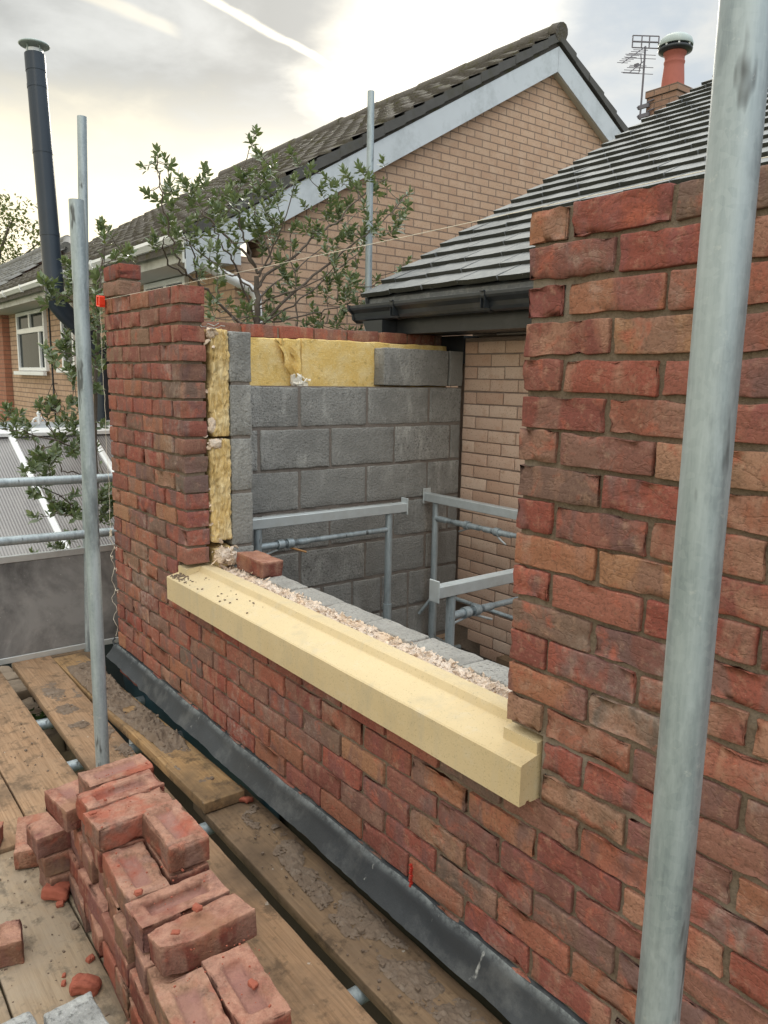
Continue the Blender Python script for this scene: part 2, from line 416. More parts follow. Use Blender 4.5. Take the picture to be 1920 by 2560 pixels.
def simple(name, col, rough=.6, var=.15, sc=12, bump=0, bsc=60, metal=0, spec=None, dirt=None):
    g = G(name); n = g.noise(sc, 5, .6)
    c = g.mix(n, tuple(x*(1-var) for x in col), tuple(min(1,x*(1+var)) for x in col))
    if dirt:
        d = g.noise(sc*.6, 6, .7, g.vec(off=(3,1,7))); c = g.mix(g.ramp(d, [(.50,0),(.72,dirt[1])]), c, dirt[0])
    nr = g.bump(g.noise(bsc, 4, .65), bump, .004) if bump else None
    return g.out(c, rough, nr, metal, spec)
def galv():
    g = G('galvanised_steel'); n = g.noise(42, 6, .7, g.vec(sc=(1,1,.10))); v = g.voro(130, out='Color')
    q = g.N('ShaderNodeSeparateXYZ'); g.L(v, q.inputs[0])
    c = g.mix(g.ramp(n, [(.3,0),(.7,1)]), (.235,.285,.315), (.455,.515,.545)); c = g.mix(g.math('MULTIPLY', q.outputs[0], .25), c, (.50,.56,.585))
    d = g.noise(9, 6, .7, g.vec(sc=(1,1,.3))); c = g.mix(g.ramp(d, [(.52,0),(.70,.75)]), c, (.13,.152,.165))
    k = g.noise(26, 3, .6, g.vec(sc=(1,1,.22), off=(5,5,5))); c = g.mix(g.ramp(k, [(.64,0),(.71,.8)]), c, (.05,.05,.05))
    w = g.noise(48, 4, .7, g.vec(off=(9,2,4))); c = g.mix(g.ramp(w, [(.64,0),(.74,.6)]), c, (.58,.60,.58))
    r = g.ramp(n, [(.3,.42),(.7,.6)])
    return g.out(c, r, g.bump(g.noise(140, 3, .6), .12, .001), metal=.45)
M['galv'] = galv()
M['zinc'] = simple('zinc_plated_steel', (.47,.51,.525), .42, .18, 20, .08, 90, metal=.25, dirt=((.40,.41,.40), .6))
M['sill'] = None
def sill_mat():
    g = G('cast_stone'); n = g.noise(5, 5, .55); c = g.mix(n, (.55,.435,.255), (.61,.495,.31))
    d = g.noise(2.5, 5, .6, g.vec(sc=(.5,1,1))); c = g.mix(g.ramp(d, [(.5,0),(.75,.6)]), c, (.45,.33,.165))
    w = g.noise(14, 6, .7, g.vec(off=(2,2,2))); c = g.mix(g.ramp(w, [(.56,0),(.75,.45)]), c, (.56,.51,.41))
    sp = g.noise(220, 2, .5); c = g.mix(g.ramp(sp, [(.30,.6),(.38,0)]), c, (.33,.26,.15))
    po = g.noise(95, 3, .6, g.vec(off=(3,3,3))); c = g.mix(g.ramp(po, [(.70,0),(.74,.7)]), c, (.34,.29,.20))
    sm = g.noise(6, 6, .72, g.vec(sc=(1,1,.5), off=(7,1,2))); c = g.mix(g.ramp(sm, [(.54,0),(.68,.55)]), c, (.42,.36,.25))
    vs = g.noise(20, 5, .65, g.vec(sc=(1,.3,.12), off=(1,9,3))); c = g.mix(g.ramp(vs, [(.55,0),(.72,.4)]), c, (.46,.40,.29))
    return g.out(c, .8, g.bump(g.noise(180, 4, .6), .3, .002, g.bump(g.noise(25,5,.65), .25, .004)), spec=.3)
M['sill'] = sill_mat()
def wool(name, c0, c1, c2, stretch=(1,1,.15), hs=1):
    g = G(name); P = g.vec(sc=stretch)
    n = g.noise(60, 5, .65, P, .8); c = g.mix(n, c0, c1)
    b = g.noise(10, 5, .6); c = g.mix(g.ramp(b, [(.45,0),(.72,.7)]), c, c2)
    f = g.noise(150, 4, .7, P, 1.0)
    c = g.mix(g.ramp(f, [(.54,0),(.68,.6)]), c, tuple(min(1,x*1.25+.06) for x in c2))
    dk = g.noise(26, 4, .6, P, .5); c = g.mix(g.ramp(dk, [(.28,.6),(.42,0)]), c, tuple(x*.5 for x in c0))
    m = g.out(c, 1.0, g.bump(n, .9, .012*hs, g.bump(f, .7, .005)), spec=.05)
    return m
M['wool'] = wool('glass_wool_edge', (.56,.36,.12), (.74,.56,.28), (.76,.64,.41))
M['woolface'] = wool('glass_wool_face', (.70,.46,.14), (.79,.57,.22), (.82,.68,.40), (1,1,1), .5)
M['whitewool'] = wool('white_wool_wad', (.78,.74,.66), (.84,.81,.75), (.80,.70,.50), (1,1,1))
M['fluff'] = wool('torn_glass_wool', (.74,.60,.49), (.83,.73,.64), (.70,.47,.27), (1,1,1))

def wood(name, c0, c1, c2, dust, dustamt):
    g = G(name); P = g.addv(g.tc(), g.vec(g.N('ShaderNodeObjectInfo').outputs['Location']))
    gr = g.noise(16, 5, .6, g.vec(P, (.16,3.2,3.2)), 1.2); c = g.mix(g.ramp(gr, [(.3,0),(.7,1)]), c0, c1)
    fi = g.noise(120, 4, .6, g.vec(P, (.05,1,1))); c = g.mix(g.ramp(fi, [(.35,.5),(.55,0)]), c, c2)
    d = g.noise(5, 7, .68, P, .5); c = g.mix(g.ramp(d, [(.38,0),(.66,dustamt)]), c, dust)
    d2 = g.noise(17, 6, .7, g.vec(P, off=(4,4,4))); c = g.mix(g.ramp(d2, [(.52,0),(.66,.8)]), c, tuple(x*.42 for x in dust))
    pw = g.noise(30, 3, .5, g.vec(P, off=(2,7,1))); c = g.mix(g.ramp(pw, [(.73,0),(.76,.7)]), c, (.50,.47,.42))
    st = g.noise(3.2, 5, .6, g.vec(P, off=(8,1,3))); c = g.mix(g.ramp(st, [(.50,0),(.70,.8)]), c, (.10,.072,.05))
    return g.out(c, .88, g.bump(fi, .3, .003, g.bump(d2, .4, .006)), spec=.25)
M['board'] = wood('scaffold_board', (.31,.19,.11), (.40,.26,.16), (.15,.088,.048), (.275,.19,.125), .6)
M['boardpale'] = wood('dusty_board', (.29,.21,.135), (.35,.27,.185), (.16,.11,.07), (.30,.245,.185), .9)
M['boarddirty'] = wood('dirty_board', (.215,.14,.085), (.28,.19,.115), (.105,.068,.04), (.19,.135,.092), .85)
M['timber'] = wood('new_timber', (.36,.215,.10), (.43,.28,.14), (.20,.11,.045), (.20,.14,.09), .5)
M['dirt'] = simple('mortar_dirt', (.17,.125,.092), .95, .4, 40, .9, 90, dirt=((.27,.225,.185), .6))
M['redfrag'] = simple('broken_brick', (.30,.085,.052), .9, .3, 40, .7, 80)
def apron():
    g = G('membrane_apron'); n = g.noise(8, 5, .6); c = g.mix(n, (.026,.031,.036), (.052,.058,.064))
    d = g.noise(5, 7, .72, g.vec(off=(1,5,2))); c = g.mix(g.ramp(d, [(.50,0),(.74,.5)]), c, (.20,.205,.20))
    s = g.noise(24, 5, .65, g.vec(sc=(1,1,.22))); c = g.mix(g.ramp(s, [(.66,0),(.74,.75)]), c, (.48,.49,.47))
    # mortar-smeared upper edge (the vertex attribute is 1 along that edge)
    _, a = g.attr(); e = g.math('MULTIPLY', a[0], g.ramp(g.noise(26, 6, .75), [(.40,0),(.60,1)]))
    c = g.mix(g.math('MULTIPLY', e, .75), c, (.27,.30,.305))
    return g.out(c, .58, g.bump(g.noise(9,5,.65,g.vec(sc=(1,1,.4))), .35, .010, g.bump(g.noise(60,5,.7), .35, .003)))
M['apron'] = apron()
M['tarp'] = simple('blue_tarpaulin', (.022,.062,.085), .45, .3, 6, .3, 14)
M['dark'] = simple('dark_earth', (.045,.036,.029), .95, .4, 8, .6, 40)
M['black'] = simple('black_plastic', (.022,.027,.033), .38, .25, 10, .1, 30, dirt=((.07,.075,.08), .5))
M['flue'] = simple('black_enamel_flue', (.016,.026,.040), .36, .2, 4)
M['white'] = simple('white_upvc', (.78,.80,.82), .35, .05, 5, dirt=((.52,.53,.50), .35))
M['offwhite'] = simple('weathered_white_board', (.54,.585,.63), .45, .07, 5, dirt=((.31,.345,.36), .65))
M['greyboard'] = simple('weathered_fascia', (.50,.50,.46), .7, .15, 7, .1, 40, dirt=((.22,.21,.18), .8))
M['soffit'] = simple('soffit_board', (.50,.50,.46), .7, .08, 3)
def tile_mat():
    g = G('slate_grey_roof_tile'); rv, rs = g.attr()
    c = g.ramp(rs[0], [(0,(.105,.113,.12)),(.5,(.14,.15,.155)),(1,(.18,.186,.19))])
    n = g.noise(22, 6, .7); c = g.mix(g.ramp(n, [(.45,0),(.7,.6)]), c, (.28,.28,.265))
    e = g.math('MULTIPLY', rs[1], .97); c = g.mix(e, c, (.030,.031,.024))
    s = g.noise(70, 4, .7); c = g.mix(g.ramp(s, [(.62,0),(.72,.5)]), c, (.36,.36,.33))
    return g.out(c, .52, g.bump(g.noise(90,5,.7), .4, .004), spec=.5)
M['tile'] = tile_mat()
def mossroof():
    g = G('mossy_concrete_tile'); n = g.noise(3, 6, .65); c = g.mix(n, (.10,.09,.08), (.165,.148,.13))
    m = g.noise(7, 7, .72, g.vec(off=(3,3,3))); c = g.mix(g.ramp(m, [(.50,0),(.64,.8)]), c, (.085,.08,.03))
    s = g.noise(60, 5, .7); c = g.mix(g.ramp(s, [(.58,0),(.75,.5)]), c, (.24,.225,.19))
    return g.out(c, .85, g.bump(g.noise(40,6,.75), .9, .03), spec=.3)
M['mossroof'] = mossroof()
M['pantile'] = simple('grey_pantile', (.135,.135,.132), .7, .35, 8, .4, 40, dirt=((.25,.245,.21), .7))
M['pot'] = simple('terracotta_pot', (.38,.115,.085), .7, .12, 12, .1)
M['aerial'] = simple('dull_aerial_metal', (.15,.145,.17), .5, .15, 30, metal=.3)
M['vergetile'] = simple('grey_verge_tile', (.085,.083,.08), .85, .35, 6, .6, 30, dirt=((.055,.052,.025), .6))
M['lead'] = simple('grey_cowl', (.34,.40,.39), .4, .1, 8)
def glass():
    g = G('window_glass'); n = g.noise(2.2, 4, .6)
    c = g.mix(n, (.012,.016,.018), (.05,.06,.06)); return g.out(c, .06, spec=.02)
M['glass'] = glass()
def poly():
    g = G('polycarbonate_roof'); P = g.tc()
    w = g.N('ShaderNodeTexWave'); w.wave_type = 'BANDS'; w.bands_direction = 'Y'; g.L(P, w.inputs['Vector']); w.inputs['Scale'].default_value = 12.5
    w.inputs['Distortion'].default_value = 0
    c = g.mix(g.ramp(w.outputs['Fac'], [(.45,0),(.8,1)]), (.235,.225,.225), (.10,.095,.10))
    n = g.noise(3, 5, .6); c = g.mix(g.ramp(n, [(.45,0),(.75,.4)]), c, (.34,.33,.32))
    return g.out(c, .32, g.bump(w.outputs['Fac'], .3, .004), spec=.7)
M['poly'] = poly()
def leafm(name, c0, c1, spec=.5, rough=.34):
    g = G(name); rv, rs = g.attr(); c = g.mix(rs[0], c0, c1)
    c = g.mix(g.ramp(rs[1], [(.8,0),(1,.7)]), c, (.17,.20,.05))
    m = g.out(c, rough, None, spec=spec)
    b = g.bsdf; b.inputs['Subsurface Weight'].default_value = 0
    t = g.N('ShaderNodeBsdfTranslucent'); g.put(t.inputs[0], g.mix(.4, c, (.25,.34,.05)))
    mx = g.N('ShaderNodeMixShader'); mx.inputs[0].default_value = .25; g.L(b.outputs[0], mx.inputs[1]); g.L(t.outputs[0], mx.inputs[2])
    o = [n for n in g.nt.nodes if n.type == 'OUTPUT_MATERIAL'][0]; g.L(mx.outputs[0], o.inputs[0]); return m
M['leaf'] = leafm('glossy_leaf', (.085,.118,.062), (.18,.225,.12), .65, .28)
M['treeleaf'] = leafm('tree_leaf', (.07,.085,.035), (.13,.14,.055), .3, .6)
M['bark'] = simple('bark', (.115,.092,.075), .9, .3, 40, .5, 60)
M['barkpale'] = simple('pale_bark', (.30,.265,.225), .9, .25, 30, .4, 60)
def facing():
    g = G('phenolic_panel'); n = g.noise(2.6, 7, .68, None, .4); c = g.mix(g.ramp(n, [(.36,0),(.62,1)]), (.085,.082,.083), (.25,.243,.24))
    s = g.noise(11, 6, .7, g.vec(off=(1,1,4))); c = g.mix(g.ramp(s, [(.55,0),(.73,.55)]), c, (.32,.30,.29))
    w = g.noise(60, 3, .6); c = g.mix(g.ramp(w, [(.70,0),(.76,.7)]), c, (.5,.49,.46))
    return g.out(c, .7, g.bump(s, .2, .003))
M['panel'] = facing()
M['orange'] = simple('orange_plastic', (.85,.055,.02), .4, .08, 10)
M['redplastic'] = simple('red_plastic', (.38,.03,.018), .5, .08, 10)
M['string'] = simple('nylon_string', (.80,.74,.62), .8, .1, 40)
M['moss'] = simple('moss', (.045,.085,.02), .95, .4, 60, .9, 120)
M['ground'] = simple('garden_ground', (.085,.095,.045), .95, .4, 1.2, .6, 20)
M['rubble'] = simple('rubble_ledge', (.25,.195,.145), .95, .35, 14, .9, 40)
M['rust'] = simple('rusty_steel', (.38,.20,.08), .7, .3, 30)
M['alu'] = simple('mill_aluminium', (.58,.60,.60), .4, .1, 14, dirt=((.4,.4,.38), .5), metal=.5)

# ------------------------------------------------------------------ masonry generators
def _axis(h, r, n):
    mid = np.linspace(-h+r, h-r, n+1)
    return np.concatenate([[-h, -h+.45*r], mid, [h-.45*r, h]])
def rough(L, D, H, n=(6,2,2), r=.005, amp=.0012, seed=0, crease=0.0, frog=0.0, chip=0.0, freq=30):
    """rounded, irregular block L x D x H about its centre -> verts, faces"""
    h = np.array([L, D, H])/2; ax = [_axis(h[i], r, n[i]) for i in range(3)]
    V = []; F = []; b = 0
    for a in range(3):
        o1, o2 = (a+1)%3, (a+2)%3
        for sg in (-1, 1):
            A, B = np.meshgrid(ax[o1], ax[o2], indexing='ij'); P = np.zeros(A.shape+(3,))
            P[...,o1] = A; P[...,o2] = B; P[...,a] = sg*h[a]
            na, nb = A.shape
            for i in range(na-1):
                for j in range(nb-1):
                    q = (b+i*nb+j, b+(i+1)*nb+j, b+(i+1)*nb+j+1, b+i*nb+j+1)
                    F.append(q if sg > 0 else q[::-1])
            V.append(P.reshape(-1,3)); b += na*nb
    P = np.concatenate(V)
    if frog:
        top = (P[:,2] > h[2]-1e-6)
        fx = np.clip((.34*L-np.abs(P[:,0]))/.008, 0, 1); fy = np.clip((.23*D-np.abs(P[:,1]))/.007, 0, 1)
        dep = frog*np.minimum(fx, fy)*top
    q = np.clip(P, -(h-r), h-r); d = P-q; ln = np.linalg.norm(d, axis=1, keepdims=True); ln[ln == 0] = 1
    nrm = d/ln; P = q+nrm*r
    s = P*freq+seed*7.31
    off = np.stack([fbm(s, seed), fbm(s+31.7, seed+1), fbm(s+77.1, seed+2)], 1)*amp
    off += nrm*(vn(P*freq*3.5+seed*3.7, seed+5)*amp*.5)[:,None]
    if crease:
        c = 1-np.abs(vn(P*np.array([22,22,38.])+seed*5.3, seed+9)); c = np.clip((c-.70)/.30, 0, 1)
        lo = np.clip(fbm(P*9+seed, seed+11)*1.5, -1, 1)
        off -= nrm*((c*crease*(lo > -.2)) + lo*crease*.35)[:,None]
    if chip:
        c = np.clip(vn(P*24+seed*11.1, seed+21)-.25, 0, 1)*np.clip((np.abs(P)/h).prod(1)*0+np.sort(np.abs(P)/h, 1)[:,1]-.75, 0, 1)*4
        off -= nrm*(c*chip)[:,None]
    P = P+off
    if frog: P[:,2] -= dep
    return P, F

NB = [0]
def wall_brick(mb, c, L, D, H, along='x', hi=0, mat=0, r=None):
    NB[0] += 1; sd_ = NB[0]
    n = ((9,2,4) if hi == 2 else (6,1,3) if hi == 1 else (2,1,1))
    V, F = rough(L, D, H, n, r if r else random.uniform(.0020,.0042), .0024 if hi else .001, sd_, .0055 if hi == 2 else .0038 if hi else .0, chip=.0055 if hi else 0)
    a = random.gauss(0, .006); ca, sa = math.cos(a), math.sin(a)
    V = np.stack([V[:,0]*ca-V[:,1]*sa*.3, V[:,1]+V[:,0]*random.gauss(0,.006), V[:,2]+V[:,0]*random.gauss(0,.006)], 1)
    if along == 'y': V = np.stack([-V[:,1], V[:,0], V[:,2]], 1)
    j = np.array([random.gauss(0,.0008), random.gauss(0,.0010), random.gauss(0,.0012)])
    mb.add(V+np.array(c)+j, F, mat, (random.random(), random.random(), random.random()), True)

def course(mb, joints, k, y0=0, D=.1025, hi=1, cz=.075, mat=0, zb=0):
    """one course: bricks between successive joint centres along x, front face at y0"""
    for a, b in zip(joints[:-1], joints[1:]):
        L = b-a-.0118+random.uniform(-.002,.002); 
        wall_brick(mb, ((a+b)/2, y0+D/2, zb+(k-.5)*cz), L, D, .0665+random.uniform(-.002,.002), 'x', hi(a) if callable(hi) else hi, mat)

WO, XL, XRT = -1.787, -2.677, 2.60        # opening's left reveal, left corner, right extent

# ------------------------------------------------------------------ the new brick outer leaf (front with window opening + return)
def red_wall():
    mb = MB()
    hi = lambda x: 2 if x > -.35 else 1
    rj_e = [.107+.225*i for i in range(0, 12)]; rj_o = [.22+.225*i for i in range(0, 12)]
    lj_e = [WO-.107, WO-.332, WO-.557, WO-.782, XL-.005]; lj_o = [WO-.22, WO-.445, WO-.67, XL-.005]
    for k in range(-10, 17):
        ev = k % 2 == 0
        if k >= 15:
            wall_brick(mb, (XL+.1075, .05125, (k-.5)*.075), .215, .1025, .065, 'x', 1); continue
        R_ = rj_e if ev else rj_o; L_ = (lj_e if ev else lj_o)[::-1]
        if k >= 0:
            course(mb, [-.005]+R_, k, hi=hi); course(mb, L_+[WO+.005], k, hi=1)
        elif k in (-1, -2):
            course(mb, ([.107] + R_) if k == -1 else R_, k, hi=hi)
            course(mb, [x for x in L_ if x < -1.95]+[-1.893], k, hi=1)
        else:
            n = 9 if ev else 10; a, b = L_[-1], R_[0]
            course(mb, L_ + [a+(b-a)*i/n for i in range(1, n)] + R_, k, hi=hi)
    # return leaf along y at the left end
    for k in range(-10, 14):
        y = .1125 if k % 2 == 0 else .1125+.1125
        if k % 2: wall_brick(mb, (XL+.051, .1125+.05, (k-.5)*.075), .1, .1025, .065, 'y', 0)
        while y < 2.05:
            L = min(.215, 2.07-y); wall_brick(mb, (XL+.051+random.gauss(0,.001), y+L/2, (k-.5)*.075), L, .1025, .065, 'y', 1 if k > 11 else 0); y += .225
    # mortar cores, set back behind the brick faces and butted end to end
    s = .0105
    mb.span((XL+s, s, -.80), (XRT, .1025-s, -.236), mat=1)
    mb.span((.104, s, -.236), (XRT, .1025-s, -.0755), mat=1)
    mb.span((XL+s, s, -.236), (-1.889, .1025-s, -.0755), mat=1)
    mb.span((s, s, -.0755), (XRT, .1025-s, 1.043), mat=1)
    mb.span((XL+s, s, -.0755), (WO-s, .1025-s, 1.043), mat=1)
    mb.span((XL+s, s, 1.043), (XL+.207, .1025-s, 1.190), mat=1)
    mb.span((XL+s, .1025-s, -.80), (XL+.1025-s, 2.07, .957), mat=1)
    o = build('brick_wall', mb, [M['brick'], M['mortar']], loc=(-.5,.05,-.80))
    return tag(o, 'new handmade red brick wall with a window opening, stepped up at its left corner', 'brick wall')
wall = red_wall()
mb = MB()     # perforated weep vent in a perpend joint near the base
pv = at(888/.8641, 1892/.8641, 'y', -.003)
for i in range(9):
    mb.box((pv.x+.002*math.sin(i*2.1), -.004, pv.z-.030+i*.0078), (.007,.009,.0055), bev=.001)
mb.box((pv.x, .0, pv.z), (.004,.008,.066))
o = bpy.data.objects; vent = build('weep_vent', mb, M['redplastic'], parent=wall); vent['label'] = 'small red perforated weep vent in a mortar joint'

# ------------------------------------------------------------------ grey concrete block inner leaf
def block_wall():
    mb = MB(); rr = lambda: (random.random(), random.random(), random.random())
    def blk(a, b, mat=0, n=(6,3,4), amp=.003):
        a = np.array(a); b = np.array(b); c = (a+b)/2; d = np.abs(b-a); NB[0] += 1
        V, F = rough(d[0], d[1], d[2], n, .006, amp, NB[0], chip=.006, freq=22)
        mb.add(V+c+np.array([random.gauss(0,.0012), random.gauss(0,.0012), 0]), F, mat, rr(), True)
    XI, TH = -2.377, .10
    A = [.905,1.35,1.81]; B = [.66,1.10,1.55,1.99]
    zs = [.655-.2225*i for i in range(0, 8)]           # joint heights below each course
    for i in range(0, 7):
        zt = zs[i]-.008; zb = zs[i+1]+.009; J = [.312]+(A if i % 2 == 0 else B)+[2.078]
        if i >= 5: J = [.312]+[.42+.21*j for j in range(0, 8)]+[2.078]
        for y0, y1 in zip(J[:-1], J[1:]):
            if y1-y0 > .03: blk((XI-TH, y0+.008, zb), (XI+random.gauss(0,.002), y1-.008, zt), n=(2,12,7), amp=.0045)
    blk((XI-TH, 1.463, .661), (XI, 1.952, .872), n=(2,6,4)); blk((XI-TH, 1.964, .661), (XI, 2.075, .870), n=(2,3,4))
    mb.span((XI-TH+.008, .312, -.92), (XI-.006, 2.074, .652), mat=1)
    # jamb return, seen end on in the opening
    zj = [.884,.669,.446,.214,-.019,-.245]
    for i in range(5):
        x0 = WO
        for L in ((.44,.15) if i % 2 == 0 else (.215,.375)):
            blk((x0-L+.006, .2075, zj[i+1]+.006), (x0, .3075, zj[i]-.006)); x0 -= L+.004
    mb.span((XI-TH+.01, .2135, -.245), (WO-.007, .3015, .872), mat=1)
    # low wall under the opening; its top bed is pale
    x = WO+.006
    while x < 2.4:
        L = .226+random.uniform(-.006,.008); blk((x, .2075+random.uniform(-.004,.004), -.318), (x+L, .303+random.uniform(-.004,.004), -.102+random.uniform(-.003,.002)), mat=2, n=(6,4,3)); x += L+.009
    mb.span((WO-.6, .2135, -1.0), (2.4, .2975, -.32), mat=0); mb.span((WO-.004, .215, -.315), (2.39, .296, -.108), mat=1)
    o = build('block_wall', mb, [M['block'], M['blockmortar'], M['blocktop']], loc=(-1.6,.6,-1.0))
    tag(o, 'grey concrete block inner leaf running behind the sill and along the left of the room', 'block wall')
block_wall()

# ------------------------------------------------------------------ insulation
def batt(name, a, b, mat, label, n=(6,10,10), amp=.006, freq=40, r=.012, group='glass wool batts in the cavity', extra=None, fibre=0):
    mb = MB(); a = np.array(a); b = np.array(b); NB[0] += 1
    V, F = rough(*np.abs(b-a), n, r, amp, NB[0], chip=.012, freq=freq)
    if fibre:
        m_ = np.clip((V[:,0]-np.abs(b-a)[0]/2+.014)/.012, 0, 1); q_ = np.stack([V[:,1]*150+2*vn(V*30,1), V[:,2]*10, V[:,0]*0], 1); V[:,0] += m_*(fibre*vn(q_, 2)+fibre*.5*vn(np.stack([V[:,1]*60, V[:,2]*70, V[:,0]*0], 1), 3)); V[:,1] += .003*vn(np.stack([V[:,2]*45, V[:,2]*0, V[:,1]*0], 1), 4)
    mb.add(V+(a+b)/2, F, 0, (0,0,0), True)
    if extra: extra(mb)
    return tag(build(name, mb, mat), label, 'insulation', group)
def tufts(mb, c, n, spread, size, mat=0):
    for _ in range(n):
        p = np.array(c)+np.array([random.gauss(0,1)*spread[i] for i in range(3)]); L = size*random.uniform(.5,1.4); w = L*random.uniform(.25,.6)
        th = random.uniform(0, 6.28); cu = random.uniform(-.9,.9); P = []
        dx = np.array([math.cos(th)*random.uniform(.2,1), math.sin(th), random.uniform(-.8,.8)]); dx /= np.linalg.norm(dx)
        sx = np.cross(dx, [random.gauss(0,1) for _ in range(3)]); sx /= np.linalg.norm(sx); nx = np.cross(dx, sx)
        for t in np.linspace(-.5,.5,5):
            for q in (-.5, 0, .5):
                P.append(p+dx*t*L+sx*q*w*(1-abs(t)*.8)+nx*(cu*L*(t*t*1.5)+abs(q)*w*.5+random.gauss(0,.06)*w))
        V = np.array(P).reshape(5,3,3); mb.grid(V, mat=mat)
def wad(mb, c, d, mat=1):
    NB[0] += 1; V, F = rough(d[0], d[1], d[2], (5,5,5), min(d)*.42, min(d)*.16, NB[0], freq=2.2/min(d)); V = V+.10*min(d)*np.stack([vn(V*130,1), vn(V*130,2), vn(V*130,3)], 1)
    mb.add(V+np.array(c), F, mat, (0,0,0), True)
def jamb_batts():
    def ex(mb):
        wad(mb, (WO-.004,.128,.868), (.03,.035,.04)); tufts(mb, (WO+.002, .125, .865), 10, (.006,.014,.016), .03, 1); wad(mb, (WO-.002,.122,.60), (.02,.022,.10), 0); wad(mb, (WO-.004,.125,.50), (.022,.03,.06)); tufts(mb, (WO, .118, .62), 6, (.004,.008,.09), .025, 1)
    batt('insulation_batt', (WO-.45, .122, .452), (WO+.004, .205, .884), [M['wool'],M['fluff']], 'yellow glass wool batt at the top of the window jamb, torn on its left edge', (3,30,70), .0045, 42, extra=ex, fibre=.006)
    def ex2(mb):
        wad(mb, (WO+.002,.135,.425), (.025,.055,.035)); tufts(mb, (WO+.004, .128, .425), 8, (.006,.022,.022), .028, 1); tufts(mb, (WO, .112, .1), 10, (.004,.006,.1), .022, 1)
    batt('insulation_batt', (WO-.45, .112, .008), (WO+.006, .205, .443), [M['wool'],M['fluff']], 'straight yellow glass wool batt in the lower window jamb above the red brick end', (3,30,70), .0035, 42, extra=ex2, fibre=.006)
    def ex3(mb):
        wad(mb, (WO+.015,.150,-.045), (.06,.06,.07)); wad(mb, (WO+.02,.185,-.06), (.06,.055,.06)); tufts(mb, (WO+.03, .165, -.055), 24, (.012,.026,.030), .03, 1)
    batt('insulation_offcut', (WO-.2, .125, -.10), (WO+.02, .20, -.015), [M['wool'],M['fluff']], 'crumpled cream wad of torn insulation beside the end of the sill', (4,6,6), .010, 50, extra=ex3)
jamb_batts()
def cavity_batts():
    XF = -2.477
    batt('insulation_batt', (XF-.095, .318, .40), (XF+.003, .972, .897), [M['woolface'],M['fluff']], 'flat yellow batt over the blocks at the left, its top corner torn open', (2,26,14), .006, 17, .006)
    batt('insulation_batt', (XF-.095, .980, .40), (XF+.002, 2.03, .903), [M['woolface'],M['fluff']], 'flat yellow batt running right to the corner under the black gutter', (2,30,14), .005, 17, .006)
    mb = MB()                        # torn flap of facing with a white wad hanging from it
    for (u0, w0, z0, z1, tw) in ((.0,.035,.885,.70,.02),(.03,.05,.89,.665,-.02),(.07,.035,.85,.66,.03)):
        P = []
        for t in np.linspace(0,1,12):
            row = []
            for q in np.linspace(0,1,6):
                y = .80+u0+w0*(q*(1-.45*t))+.10*t+.012*math.sin(6*t+u0*90); z = z0+(z1-z0)*t+.01*math.sin(9*q)
                x = XF+.012+.022*t+.016*math.sin(3.0*q+5*t+u0*50)+tw*t*q
                row.append((x,y,z))
            P.append(row)
        mb.grid(P)
    wad(mb, (XF+.040, .950, .640), (.045,.075,.075)); wad(mb, (XF+.038, .920, .683), (.035,.06,.07)); wad(mb, (XF+.030, .975, .625), (.035,.045,.05))
    tufts(mb, (XF+.060, .945, .650), 14, (.006,.02,.03), .03, 1)
    tag(build('torn_insulation', mb, [M['woolface'],M['whitewool']]), 'torn flap of yellow insulation ending in a white wad over the top blocks', 'insulation')
cavity_batts()
def cavity_fill():
    nx, ny = 420, 16; xs = np.linspace(WO-.02, 1.2, nx); ys = np.linspace(.102, .212, ny)
    X, Y = np.meshgrid(xs, ys, indexing='ij'); Q = np.stack([X,Y,X*0], -1)
    Z = -.112+.010*fbm(Q*28, 3)+.011*np.abs(vn(Q*75, 8))+.006*vn(Q*160, 12)
    mb = MB(); mb.grid(np.stack([X+.004*vn(Q*90,4), Y+.005*vn(Q*90,5), Z], -1), mat=1)
    st = random.getstate(); random.seed(11)
    for i in range(950):
        x = random.uniform(WO, .75); tufts(mb, (x, random.uniform(.112,.206), -.104+random.uniform(-.006,.010)), 1, (0,0,0), random.uniform(.010,.024), 1)
    random.setstate(st)
    mb.span((WO-.01, .106, -.4), (1.2, .206, -.118))
    tag(build('cavity_insulation', mb, [M['wool'],M['fluff']]), 'crumbly cream insulation filling the cavity between sill and inner blocks', 'insulation')
cavity_fill()

